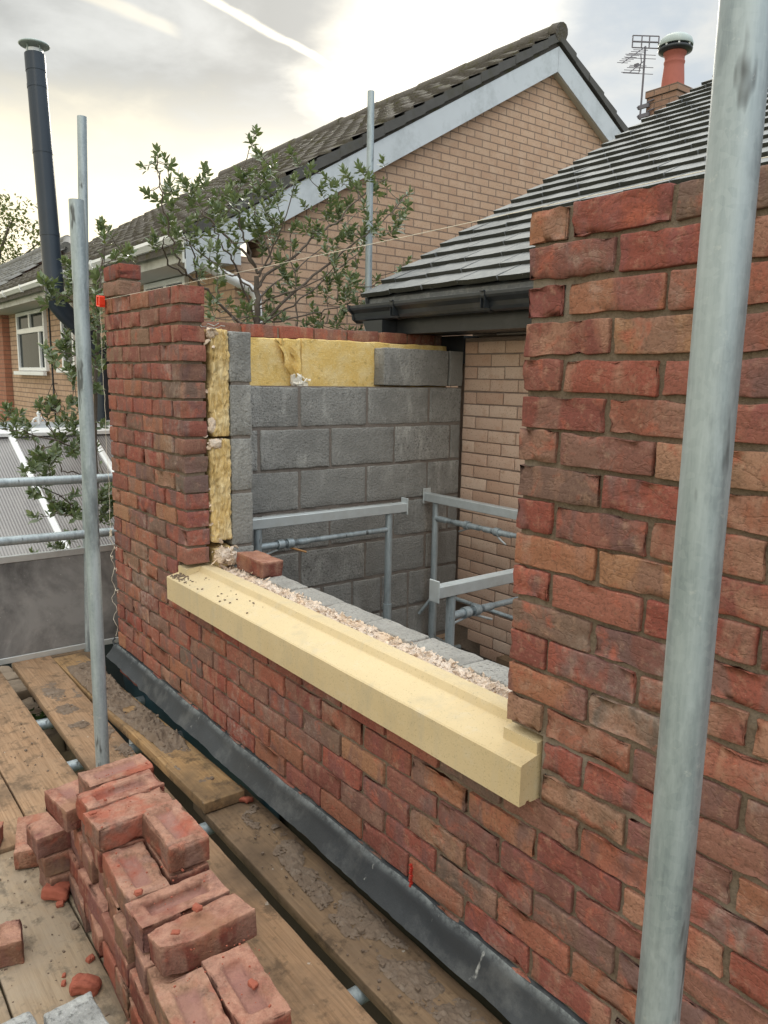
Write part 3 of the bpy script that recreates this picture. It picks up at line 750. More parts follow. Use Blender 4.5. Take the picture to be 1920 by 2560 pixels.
# ------------------------------------------------------------------ stone sill
def sill():
    x0, x1 = -1.883, .097; mb = MB()
    prof = [(-.050,-.229),(-.030,-.229),(-.026,-.222),(-.018,-.222),(-.014,-.229),(.10,-.229),(.118,-.225),(.118,-.088),(.070,-.086),(.0655,-.089),(.0560,-.1085),(.052,-.1105),(-.046,-.1310),(-.050,-.1345)]
    n = 60; P = []
    for i in range(n+1):
        x = x0+(x1-x0)*i/n; P.append([(x, y+.0006*float(vn(np.array([x*9,y*30,z*30.]),2)), z+.0008*float(vn(np.array([x*7,y*40,z*9.+4]),6))) for y, z in prof+[prof[0]]])
    mb.grid(P, smooth=False)
    for e, f in ((0, 1), (n, -1)): mb.add(P[e][:-1], [tuple(range(len(prof)))[::f]])
    # stools at both ends
    for a, b in ((x0+.001, WO-.012), (-.006, x1-.001)):
        mb.prism([(.0015,-.122),(.066,-.105),(.066,-.0865),(.001,-.0925)], 'x', a, b)
    o = build('window_sill', mb, M['sill']); tag(o, 'long pale yellow stone window sill set in the red brick wall', 'window sill')
    m2 = MB()
    for _ in range(90):       # crumbs of mortar at its left end
        x = x0+.02+abs(random.gauss(0,.06)); y = random.uniform(-.045, -.005+max(0,.03-(x-x0)*.2)); s_ = random.uniform(.002,.006)
        m2.box((x, y, -.1305+(y+.05)*.2+s_*.3), (s_*random.uniform(.8,2), s_, s_*.7), Matrix.Rotation(random.random()*3,4,'Z'))
    for _ in range(26):
        x = random.uniform(x0+.05, -1.2); y = random.uniform(-.04,.04); s_ = random.uniform(.002,.005)
        m2.box((x, y, -.1305+(y+.05)*.2+s_*.3), (s_*1.6, s_, s_*.7), Matrix.Rotation(random.random()*3,4,'Z'))
    tag(build('mortar_crumbs', m2, M['dirt']), 'small mortar crumbs scattered on the left end of the stone sill', 'crumbs', kind='stuff')
sill()

# ------------------------------------------------------------------ membrane apron at the wall's base
def apron_mesh():
    mb = MB(); n = 260; m = 10; P = []; rv = []
    for i in range(n+1):
        x = XL-.05+(XRT-XL)*i/n; row = []
        w = float(vn(np.array([x*3.1,1.5,0]),3)); w2 = float(vn(np.array([x*7.7,4.5,0]),4)); tp = float(vn(np.array([x*11,8.5,0]),5))
        lo = -.768+.022*w+.010*w2 + (.02 if x < -2.3 else 0)
        for j in range(m+1):
            t = j/m; z = (-.681+.006*tp)*(1-t)+lo*t
            y = -.002-.010*min(1,t*5)-.036*t**1.6*(1+.45*w)+.004*w2*math.sin(t*5)-.005*t*float(vn(np.array([x*9,t*2,3.0]),7))-.002*t*float(vn(np.array([x*37,t*3,6.0]),8))
            row.append((x,y,z)); rv.append(1.0 if j == 0 else .45 if j == 1 else 0)
        P.append(row)
    mb.grid(P); rn = np.zeros((len(rv),4)); rn[:,0] = rv; mb.rnd[-1] = rn
    P2 = np.array(P)[:, :2].copy(); P2[:,1] = P2[:,0]+np.array([0,.012,.002]); mb.grid(P2)
    mb.tube([(XL-.045,-.004,-.70),(XL-.06,-.01,-.67),(XL-.055,0,-.655)], .006, 6)
    tag(build('membrane_apron', mb, M['apron']), 'dark grey waterproof membrane skirting the base of the red brick wall', 'membrane')
apron_mesh()

# ------------------------------------------------------------------ line block, string, loose brick on the sill wall
def string_line():
    c = at(230+90/4.1475, 640+470/4.1475, 'y', -.02)
    t = thing('line_block', c, 'small orange plastic line block gripping the left corner of the wall', 'line block')
    mb = MB()
    for a, b in (((-.02,-.014,.018),(.02,.014,.026)), ((-.02,-.014,-.026),(.02,.014,-.018)), ((-.026,-.014,-.022),(-.014,.014,.022)), ((.014,-.014,-.020),(.024,.014,.020)), ((-.006,-.010,-.016),(.002,.010,.016))):
        mb.box(tuple((np.array(a)+np.array(b))/2+np.array(c)), tuple(np.abs(np.array(b)-np.array(a))), Matrix.Rotation(.12,4,'Y'), bev=.002)
    build('block_body', mb, M['orange'], parent=t)
    mb = MB(); z0 = c.z+.008
    e = Vector((.62, -.006, 1.053))
    pts = [Vector((c.x+.015, -.008, z0)).lerp(e, i/16)+Vector((0,0,-.006*math.sin(math.pi*i/16))) for i in range(17)]
    mb.tube(pts, .0007, 6)
    tag(build('string_line', mb, M['string']), 'thin string line stretched from the orange block along the wall top', 'string')
    mb = MB(); pts = []
    z = c.z-.02; i = 0
    while z > -.62:
        k = .0015 if z > -.1 else .010
        pts.append((c.x-.012+.03*(c.z-z)/1.6+k*math.sin(i*1.7)+.006*math.sin(i*.37), -.022+k*math.cos(i*1.3), z)); z -= .022; i += 1
    mb.tube(pts, .0009, 6)
    for zz in (-.15,-.19,-.27,-.38):
        q = min(pts, key=lambda p: abs(p[2]-zz)); mb.tube([q,(q[0]+.02,q[1]-.004,q[2]-.006),(q[0]+.034,q[1],q[2]+.004),(q[0]+.03,q[1],q[2]-.014)], .0014, 5)
    for a in range(7): mb.tube([(pts[50][0]+random.uniform(-.008,.008), -.022+random.uniform(-.006,.006), pts[50][2]+random.uniform(-.02,.02)) for _ in range(4)], .0014, 5)
    tag(build('loose_string', mb, M['string']), 'knotted pale string hanging down from the orange line block', 'string')
    mb = MB()
    mb.tube([(WO-.05+.028*i, .085+.006*(i%2), .893+.006*math.sin(i*1.9)) for i in range(8)], .0016, 5); mb.tube([(WO-.05+.024*i, .125+.006*(i%2), .888+.004*math.sin(i*1.3)) for i in range(8)], .0016, 5)
    tag(build('wall_tie', mb, M['zinc']), 'thin wavy wire wall tie on top of the upper jamb insulation', 'wall tie')
string_line()

def loose_brick(name, loc, rz, label, group=None, L=.214, D=.1025, H=.065, frog=.014, n=(22,12,6), tilt=(0,0), mat='loose', seed=None, cat='brick', amp=.0022, flip=False, cut=None):
    """loc = centre of its underside"""
    NB[0] += 1; s_ = seed or NB[0]
    V, F = rough(L, D, H, n, random.uniform(.0015,.003), amp*.75, s_, .002, frog, chip=.012, freq=26)
    if cut: V[:,1] = np.where(V[:,0] < -.25*L, np.clip(V[:,1], -D/2+(-V[:,0]/L-.25)*4*cut, None), V[:,1])
    mb = MB(); mb.add(V+np.array([0,0,H/2]), F, 0, (random.random(), 0, 0), True)
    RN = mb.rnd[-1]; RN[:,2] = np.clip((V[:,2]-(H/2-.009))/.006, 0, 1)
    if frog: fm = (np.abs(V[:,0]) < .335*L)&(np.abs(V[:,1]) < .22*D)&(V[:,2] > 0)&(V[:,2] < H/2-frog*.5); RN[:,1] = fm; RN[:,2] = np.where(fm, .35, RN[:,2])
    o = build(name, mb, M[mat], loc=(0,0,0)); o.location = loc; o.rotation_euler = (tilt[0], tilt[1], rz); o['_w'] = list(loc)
    return tag(o, label, cat, group)
loose_brick('brick', (-1.615,.240,-.0985), R(4), 'single red brick standing on the inner block wall behind the sill', None, .20, .1, .068, 0, mat='loose', tilt=(R(-2),R(2)))

# ------------------------------------------------------------------ the house behind: buff bricks, slate-grey roof, black rainwater goods
def own_house():
    t = thing('house', (0, 3.2, -3.0), 'buff brick house with a grey tiled roof and black gutter behind the new walls', 'house')
    D = 2.083; mb = MB(); rnd = random
    for k in range(-14, 13):
        x = -2.368 if k % 2 else -2.368+.1125
        zt = k*.075+.030
        if k % 2 == 0: bricks = [(-2.368, -2.368+.1025)]
        else: bricks = []
        while x < .6: bricks.append((x, x+.215)); x += .225
        for a, b in bricks:
            if k <= -10 and b < -2.26: continue
            if k == -13 and b < -2.0: continue
            if k == -14 and b < -1.2: continue
            NB[0] += 1; V, F = rough(b-a+.002, .10, .067, (4,1,2), .0030, .0009, NB[0], chip=.002)
            mb.add(V+np.array([(a+b)/2+rnd.gauss(0,.0012), D+.05+rnd.gauss(0,.0012), zt-.0375+rnd.gauss(0,.001)]), F, 0, (rnd.random(), rnd.random(), rnd.random()), True)
    mb.span((-2.25, D+.007, -.93), (.6, D+.095, .95), mat=1); mb.span((-2.376, D+.007, -.715), (-2.25, D+.095, .95), mat=1)
    build('wall', mb, [M['cream'], M['creammortar']], parent=t)
    mb = MB(); mb.span((-2.55, D+.12, -3.0), (4.2, D+.3, .97), mat=0)
    mb.prism([(D+.3,-3.0),(8.6,-3.0),(8.6,1.3),(5.9,3.45),(D+.3,1.45)], 'x', -2.62, -2.40)
    build('inner_wall', mb, M['creammortar'], parent=t)
    # roof tiles
    pitch = math.atan(.566); ca, sa = math.cos(pitch), math.sin(pitch); O = np.array([-2.93, 1.700, 1.196]); ux = np.array([1,0,0.]); us = np.array([0,ca,sa]); un = np.array([0,-sa,ca])
    mb = MB(); g = .190; TW = .300
    for i in range(0, 27):
        x = -.15 if i % 2 else 0
        while x < 7.0:
            a = max(x, 0); b = x+TW-.010
            if b-a > .05:
                lift = .034+rnd.gauss(0,.002); s0 = i*g+rnd.gauss(0,.0030); Lh = .285; th = .027
                V = []; r0 = rnd.random()
                m_ = 5; rn = []
                for s_, zz in ((s0, lift), (s0, lift-th), (s0+Lh, .0), (s0+Lh, -th)):
                    for q in range(m_):
                        tq = q/(m_-1); xx = a+(b-a)*tq; bow = -.0028*math.sin(math.pi*tq)+.0012*float(vn(np.array([xx*13,s_*9,i])))
                        V.append(O+ux*xx+us*(s_+.0015*float(vn(np.array([xx*21,i*3.3,0]),3)))+un*(zz+bow)); 
                        rn.append((r0, 0, 0, 1))
                F = []
                for q in range(m_-1):
                    F.append((0*m_+q, 0*m_+q+1, 2*m_+q+1, 2*m_+q))
                F += [(0, 2*m_, 3*m_, m_), (m_-1, 2*m_-1, 4*m_-1, 3*m_-1)]
                mb.add(V, F, 0, (0,0,0)); mb.rnd[-1] = np.array(rn)
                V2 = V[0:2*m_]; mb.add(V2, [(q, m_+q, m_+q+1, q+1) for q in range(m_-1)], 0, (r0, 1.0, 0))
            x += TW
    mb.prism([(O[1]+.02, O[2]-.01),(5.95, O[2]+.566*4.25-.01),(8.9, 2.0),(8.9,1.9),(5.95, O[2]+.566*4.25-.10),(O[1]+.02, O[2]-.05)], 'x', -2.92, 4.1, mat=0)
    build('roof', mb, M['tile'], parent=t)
    # black fascia, soffit, felt strip, gutter with brackets and stop end
    mb = MB(); mb.span((-2.80, 1.775, .968), (4.1, 1.795, 1.165)); mb.prism([(1.735,1.205),(1.775,1.215),(1.775,1.15),(1.728,1.145)], 'x', -2.87, 4.1)
    mb.prism([(1.705,1.195),(1.735,1.207),(6.0,3.61),(6.0,3.50),(1.735,1.10)], 'x', -2.90, -2.872)
    build('fascia', mb, M['black'], parent=t)
    mb = MB(); mb.span((-2.80, 1.797, .970), (4.1, D-.002, .982)); mb.span((-2.62, 2.076, .80), (-2.378, D+.118, .968)); build('soffit', mb, M['black'], parent=t)
    mb = MB(); prof = [(1.772,1.142),(1.772,1.075),(1.755,1.058),(1.690,1.050),(1.668,1.058),(1.660,1.075),(1.655,1.098),(1.640,1.110),(1.628,1.118),(1.622,1.130),(1.622,1.145),(1.628,1.147),(1.632,1.134),(1.648,1.116),(1.662,1.104),(1.668,1.082),(1.690,1.060),(1.750,1.068),(1.764,1.080),(1.766,1.142)]
    n = len(prof); V = [(x,)+p for x in (-2.955, 4.1) for p in prof]; mb.add(V, [(i,(i+1)%n,n+(i+1)%n,n+i) for i in range(n)]+[tuple(range(n))[::-1], tuple(range(n,2*n))], 0, (0,0,0))
    g_ = build('gutter', mb, M['black'], parent=t)
    for x in (-2.52, -1.77, -1.0, -.2):
        mb = MB(); pr = [(y-.004*(1 if y < 1.7 else 0), z-.004) for y, z in prof[1:11]]; w = .028
        P = [[(x-w/2, y, z) for y, z in pr], [(x+w/2, y, z) for y, z in pr]]; mb.grid(P, smooth=False)
        P3 = np.array(P); mb.grid(P3+np.array([0,.003,.003]), smooth=False)
        mb.box((x, 1.618, 1.149), (w, .016, .007)); mb.box((x-w/2+.001, 1.64, 1.10), (.002,.04,.07)); mb.box((x+w/2-.001, 1.64, 1.10), (.002,.04,.07))
        br = build('gutter_bracket', mb, M['black'], parent=t)
    mb = MB(); mb.prism([(1.775,1.142),(1.775,1.045),(1.690,1.040),(1.655,1.062),(1.650,1.095),(1.618,1.118),(1.616,1.150)], 'x', -2.968, -2.951)
    build('gutter_stop_end', mb, M['black'], parent=t)
    mb = MB(); mb.prism([(-2.86,1.05),(-2.82,.985),(-2.81,.955),(-2.66,.955),(-2.66,1.05)], 'y', 1.66, 1.772); build('box_end', mb, M['black'], parent=t)
own_house()

# ------------------------------------------------------------------ neighbour's house with the big gable
def gutter_run(mb, x0, x1, y, z):
    prof = [(y+.10,z),(y+.10,z-.06),(y+.07,z-.075),(y+.03,z-.07),(y+.012,z-.045),(y-.002,z-.028),(y,z),(y+.006,z),(y+.006,z-.024),(y+.02,z-.042),(y+.036,z-.062),(y+.068,z-.066),(y+.094,z-.054),(y+.094,z)]
    mb.prism(prof, 'x', x0, x1)
def window(parent, x0, x1, z0, z1, y, mull=(), trans=None, sill=True, label=None, tmull=()):
    f = MB(); fw = .055
    for a, b in (((x0,z0),(x0+fw,z1)), ((x1-fw,z0),(x1,z1)), ((x0+fw,z0),(x1-fw,z0+fw)), ((x0+fw,z1-fw),(x1-fw,z1))): f.span((a[0],y-.03,a[1]), (b[0],y+.04,b[1]), bev=.006)
    zt = trans if trans else z1-fw
    for m_ in mull: f.span((m_-.025,y-.028,z0+fw), (m_+.025,y+.038,zt-.03), bev=.005)
    if trans:
        f.span((x0+fw,y-.029,trans-.04), (x1-fw,y+.039,trans+.04), bev=.006)
        for m_ in tmull: f.span((m_-.035,y-.028,trans+.04), (m_+.035,y+.038,z1-fw), bev=.005)
    w = build('window', f, M['white'], parent=parent)
    if label: w['label'] = label
    g = MB(); g.span((x0+.02,y+.004,z0+.02), (x1-.02,y+.012,z1-.02)); build('pane', g, M['glass'], parent=w)
    if sill:
        s_ = MB(); s_.span((x0-.09,y-.09,z0-.065), (x1+.06,y-.032,z0-.004), bev=.006); build('sill', s_, M['white'], parent=w)
    return w
def roof_rows(mb, O, us, un, x0, x1, slope, gauge, seed, step=.085, cap=None, prof='flat', th=.03):
    nrow = int(slope/gauge)+1; nx = int((x1-x0)/step)+1; xs = np.linspace(x0, x1, nx)
    for i in range(nrow):
        s0 = i*gauge; s1 = min(s0+gauge*1.08, slope)
        if s0 >= slope-.02: break
        rows = []
        for s_, zz, sd in ((s0, -.01, 0), (s0, th, 0), (s0+.4*(s1-s0), th*.72, 1), (s1, th*.16, 2)):
            P = np.stack([xs, xs*0+s_, xs*0], -1)
            wob = .012*vn(np.stack([xs*5+i*9.1, xs*0+i*3.3+seed, xs*0+s_*6], -1), seed)+.006*vn(np.stack([xs*19, xs*0+i*7.7, xs*0+s_*16], -1), seed+1)
            if prof == 'pan': rib = .030*np.sin(2*np.pi*xs/.30)+.010*np.sin(4*np.pi*xs/.30+.8)
            else: rib = .011*np.cos(2*np.pi*xs/.30)
            if sd == 0 and zz < 0: rib = rib*1.0
            hgt = zz+rib+wob*(.7 if zz > 0 else .2)
            edge = .012*vn(np.stack([xs*9+i*4.7, xs*0+1.3, xs*0], -1), seed+3) if s_ == s0 else 0
            ss = s_+edge
            if cap is not None: ss = np.minimum(ss, cap(xs))
            rows.append(O[None]+np.stack([xs-O[0], xs*0, xs*0], -1)+np.outer(ss*np.ones_like(xs), us)+np.outer(hgt, un))
        mb.grid(np.array(rows).transpose(1,0,2))
def neighbour():
    XG, YW = -5.0, 1.87
    t = thing('gable_house', (-9.0, 5.7, -3.0), 'buff brick neighbouring house with a mossy roof and broad white bargeboards', 'house')
    mb = MB(); mb.prism([(YW+.25,-3.0),(9.6,-3.0),(9.6,1.95),(5.735,4.11),(YW+.25,1.93)], 'x', XG-.25, XG); build('gable_wall', mb, M['gable'], parent=t, uv='yz')
    mb = MB(); mb.span((-13.2, YW, -3.0), (XG, YW+.25, 1.70)); build('front_wall', mb, M['gable'], parent=t, uv='xz')
    mb = MB(); mb.span((-13.2, YW+.25, -3.0), (-13.0, 9.6, 1.9)); mb.span((-13.0, 9.4, -3.0), (XG-.25, 9.6, 1.9)); build('rear_wall', mb, M['gable'], parent=t, uv='yz')
    k = .592; ang = math.atan(k)
    O = np.array([-13.0, 1.40, 1.835]); us = np.array([0, math.cos(ang), math.sin(ang)]); un = np.array([0, -math.sin(ang), math.cos(ang)])
    slope = (5.735-1.40)/math.cos(ang)
    mb = MB(); roof_rows(mb, O, us, un, -13.0, XG+.10, slope, .27, 5, step=.05, th=.04)
    zr = 1.835+k*(5.735-1.40)
    mb.prism([(1.42,1.80),(5.735,zr-.02),(10.2,zr-.02-.548*4.465),(10.2,zr-.12-.548*4.465),(5.735,zr-.13),(1.42,1.70)], 'x', -13.0, XG+.06)
    mb.prism([(5.735,zr),(10.2,zr-.548*4.465),(10.2,zr-.02-.548*4.465),(5.735,zr-.02)], 'x', -13.0, XG+.09)
    rf = build('roof', mb, M['mossroof'], parent=t)
    mb = MB(); x = -13.0
    while x < XG+.1:
        mb.tube([(x, 5.735, zr+.0+random.gauss(0,.006)), (min(x+.44, XG+.12), 5.735, zr+.004+random.gauss(0,.006))], random.uniform(.095,.105), 12); x += .445
    build('ridge', mb, M['mossroof'], parent=t)
    mb = MB()                                 # verge tiles, end on, stepping up both slopes
    for i in range(18):
        y0 = 1.42+i*.2425; z0 = O[2]+k*(y0-1.40)-.075
        mb.prism([(y0,z0),(y0+.25,z0+k*.25-.012),(y0+.25,z0+k*.25+.075),(y0,z0+.095)], 'x', XG+.055, XG+.108+random.uniform(-.006,.006))
    for i in range(17):
        y0 = 5.735+i*.26; z0 = zr-.548*(i*.26)-.09
        mb.prism([(y0,z0),(y0+.27,z0-.548*.27),(y0+.27,z0-.548*.27+.095),(y0,z0+.075)], 'x', XG+.055, XG+.108+random.uniform(-.006,.006))
    build('verge', mb, M['vergetile'], parent=t)
    ya = 5.735
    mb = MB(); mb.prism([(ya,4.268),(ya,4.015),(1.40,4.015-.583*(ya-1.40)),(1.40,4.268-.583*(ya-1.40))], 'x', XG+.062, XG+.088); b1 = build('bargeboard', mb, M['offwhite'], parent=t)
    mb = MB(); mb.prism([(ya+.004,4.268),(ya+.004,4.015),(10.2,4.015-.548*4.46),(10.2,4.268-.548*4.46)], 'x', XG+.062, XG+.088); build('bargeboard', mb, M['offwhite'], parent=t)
    mb = MB(); mb.prism([(ya,4.03),(ya,4.012),(1.9,4.012-.583*(ya-1.9)),(1.9,4.03-.583*(ya-1.9))], 'x', XG+.002, XG+.062); mb.prism([(ya+.004,4.03),(ya+.004,4.012),(10.0,4.012-.548*4.26),(10.0,4.03-.548*4.26)], 'x', XG+.002, XG+.062); build('verge_soffit', mb, M['soffit'], parent=t)
    mb = MB(); mb.span((-13.15, 1.475, 1.625), (XG+.06, 1.495, 1.80)); build('fascia', mb, M['greyboard'], parent=t)
    mb = MB(); mb.span((-13.15, 1.497, 1.625), (XG+.055, YW-.002, 1.637)); build('soffit', mb, M['soffit'], parent=t)
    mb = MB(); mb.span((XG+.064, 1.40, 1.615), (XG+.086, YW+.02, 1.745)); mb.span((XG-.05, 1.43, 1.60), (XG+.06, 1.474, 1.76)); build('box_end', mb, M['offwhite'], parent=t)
    mb = MB(); gutter_run(mb, -13.15, XG+.09, 1.37, 1.83)
    gt = build('gutter', mb, M['white'], parent=t)
    for x in (-12.2,-11.2,-10.2,-9.2,-8.2,-7.2,-6.2):
        mb = MB(); mb.prism([(1.474,1.835),(1.474,1.745),(1.385,1.745),(1.366,1.78),(1.362,1.838)], 'x', x-.02, x+.02); build('gutter_bracket', mb, M['white'], parent=t)
    mb = MB(); mb.tube([(XG+.02,1.44,1.76),(XG+.03,1.46,1.66),(XG+.05,1.60,1.58),(XG+.05,1.98,1.44),(XG+.05,2.05,1.38),(XG+.05,2.06,1.2),(XG+.05,2.06,-3.0)], .042, 12); build('downpipe', mb, M['white'], parent=t)
    window(t, -12.52, -10.88, .715, 1.615, YW-.02, mull=(-11.2,), trans=1.325, tmull=(-11.72,), label='white framed window with two small top lights')
    window(t, -10.05, -9.50, .76, 1.60, YW-.02, label='narrow white framed window')
    window(t, -6.95, -5.92, .72, 1.615, YW-.02, mull=(-6.45,), trans=1.30, tmull=(-6.40,))
    mb = MB(); mb.tube([(-10.72,YW-.012,1.62),(-10.70,YW-.012,.9),(-10.66,YW-.012,-.1)], .012, 6); build('cable', mb, M['black'], parent=t)
    # chimney on the far slope
    c = MB(); A = (-5.634, 8.407, 2.2); c.span(A, (-5.182, 8.763, 4.50)); c.span((-5.65,8.39,4.502), (-5.166,8.78,4.59)); ch = build('chimney', c, M['chimbrick'], parent=t, uv='xz')
    bx, by = -5.37, 8.585
    p = MB(); p.lathe((bx,by,4.592), [(.150,0),(.146,.10),(.132,.26),(.128,.30),(.135,.315),(.137,.335),(.128,.345),(.128,.40),(.145,.42),(.150,.455),(.150,.49),(.12,.495)]); build('chimney_pot', p, M['pot'], parent=ch)
    q = MB(); q.lathe((bx,by,5.04), [(.16,0),(.215,.015),(.222,.04),(.20,.06),(.165,.12),(.165,.135)], mat=1); q.lathe((bx,by,5.165), [(.222,-.05),(.225,-.035),(.205,.03),(.15,.075),(.06,.095),(.01,.10)], mat=0)
    for a in range(8): q.box((bx+.20*math.cos(a*.785), by+.20*math.sin(a*.785), 5.10), (.02,.02,.05), Matrix.Rotation(a*.785,4,'Z'), mat=2)
    build('chimney_cowl', q, [M['lead'], M['black'], M['white']], parent=ch)
neighbour()

def aerial():
    y = 8.375
    A = lambda u, v, yy=y: at(1500+u/5.925, 60+v/5.925, 'y', yy)
    base = A(590,1400)
    t = thing('tv_aerial', base, 'metal television aerial on a mast beside the chimney stack', 'aerial')
    mb = MB(); mb.tube([A(588,1420), A(610,1180), A(640,800), A(672,330)], .013, 8); build('mast', mb, M['aerial'], parent=t)
    mb = MB(); a, b = A(680,330), A(325,580, y-.35); mb.tube([a,b], .007, 6); ax = (b-a).normalized(); sx = Vector((.82,.55,-.14)).normalized()
    for i in range(8):
        p = a.lerp(b, .22+i*.108); w = .16-.006*i; mb.tube([p-sx*w*.6, p+sx*w*.6], .0045, 5)
    build('boom', mb, M['aerial'], parent=t)
    mb = MB(); c = A(675,265); sz = Vector((0,0,1)); 
    def bar(p, q, w): mb.tube([c+sx*p[0]+sz*p[1], c+sx*q[0]+sz*q[1]], w, 6)
    for z_ in (-.075, 0, .075): bar((-.17,z_),(.17,z_), .008 if z_ else .011)
    for x_ in (-.17, -.05, .05, .17): bar((x_,-.075),(x_,.075), .009)
    build('reflector', mb, M['aerial'], parent=t)
    mb = MB(); a, b = A(655,545), A(430,725, y-.2); mb.tube([a,b], .007, 6); mb.tube([A(605,455), A(612,560), A(570,740)], .007, 6)
    for q, w in ((A(600,455),.2),(A(600,510),.2),(A(610,640),.16),(A(560,735),.2)): mb.tube([q-sx*w, q+sx*w], .0045, 5)
    for i in range(4):
        p = a.lerp(b, .4+i*.19); mb.tube([p-sx*.11, p+sx*.11], .0045, 5)
    mb.box(A(540,610), (.06,.03,.035)); build('lower_array', mb, M['aerial'], parent=t)
    mb = MB()
    for v_ in (1235, 1370):
        p = A(600,v_); mb.box((p.x+.05, p.y+.0, p.z), (.17,.03,.05)); mb.tube([(p.x-.03,p.y-.03,p.z),(p.x-.03,p.y+.04,p.z)], .012, 6)
        mb.tube([(p.x+.1,p.y,p.z+.04),(p.x+.19,p.y+.02,p.z+.06)], .01, 5)
    build('bracket', mb, M['aerial'], parent=t)
aerial()

def next_house():
    t = thing('tiled_house', (-20, 4, -3.0), 'farther house with a grey pantiled roof and red brick wall at the far left', 'house')
    mb = MB(); mb.span((-28,1.76,-3.0), (-13.22,5.2,1.66)); build('wall', mb, M['nextbrick'], parent=t, uv='xz')
    k = .672; ang = math.atan(k); us = np.array([0, math.cos(ang), math.sin(ang)]); un = np.array([0,-math.sin(ang),math.cos(ang)]); O = np.array([-28.0, 1.40, 1.84])
    full = (3.55-1.40)/math.cos(ang)
    cap = lambda xs: np.interp(xs, [-28,-16.0,-15.2,-13.1], [full,full,full*.97,full*.66])
    mb = MB(); roof_rows(mb, O, us, un, -28.0, -13.02, full, .28, 9, step=.05, cap=cap, prof='pan', th=.035); rf = build('roof', mb, M['pantile'], parent=t)
    mb = MB(); x = -28.0
    while x < -15.6: mb.tube([(x,3.57,3.30+random.gauss(0,.008)), (x+.44,3.57,3.305+random.gauss(0,.008))], .11, 12); x += .445
    mb.tube([(-15.6,3.57,3.30),(-15.2,3.5,3.24),(-13.05,2.82,2.80)], .10, 10)
    build('ridge', mb, M['pantile'], parent=t)
    mb = MB(); mb.prism([(3.6,3.28),(1.45,1.78),(5.6,1.78)], 'x', -27.9, -15.3); build('roof_slope', mb, M['pantile'], parent=t)
    mb = MB(); mb.span((-28,1.475,1.625), (-13.16,1.495,1.80)); mb.span((-28,1.497,1.625), (-13.16,1.76,1.637)); build('fascia', mb, M['greyboard'], parent=t)
    mb = MB(); gutter_run(mb, -28, -13.16, 1.37, 1.83); build('gutter', mb, M['white'], parent=t)
next_house()

def flue():
    t = thing('flue_pipe', (-8.05,1.70,-.3), 'tall black stove flue with a cowl rising past the white gutter', 'flue pipe')
    b = Vector((-7.93,1.20,1.50)); e = Vector((-8.2,1.20,4.02)); d = (e-b).normalized()
    mb = MB(); mb.tube([b, b.lerp(e,.26), b.lerp(e,.6), b.lerp(e,.93)], .100, 24); mb.tube([b.lerp(e,.93), e], .104, 24)
    for q in (.265,.605,.87): mb.tube([b.lerp(e,q)-d*.02, b.lerp(e,q)+d*.02], .1035, 24)
    build('pipe', mb, M['flue'], parent=t)
    mb = MB(); mb.tube([b+Vector((0,0,.02)), b+Vector((.0,.02,-.06)), b+Vector((-.02,.10,-.15)), Vector((-8.02,1.58,1.10)), Vector((-8.05,1.67,1.02)), Vector((-8.05,1.70,.90))], .102, 22); build('elbow', mb, M['flue'], parent=t)
    mb = MB(); mb.tube([(-8.05,1.70,.92),(-8.05,1.70,-.3)], .095, 20); build('lower_pipe', mb, M['flue'], parent=t)
    mb = MB()
    for a in range(4): mb.tube([e+Vector((.085*math.cos(a*1.57+.4),.085*math.sin(a*1.57+.4),-.03)), e+Vector((.085*math.cos(a*1.57+.4),.085*math.sin(a*1.57+.4),.10))], .008, 6)
    mb.tube([e, e+Vector((0,0,.05))], .085, 20, mat=1)
    mb.lathe(e+Vector((0,0,.085)), [(.150,0),(.158,.008),(.150,.02),(.10,.04),(.03,.052),(.004,.054)], mat=0)
    build('cowl', mb, [M['lead'], M['white']], parent=t)
flue()

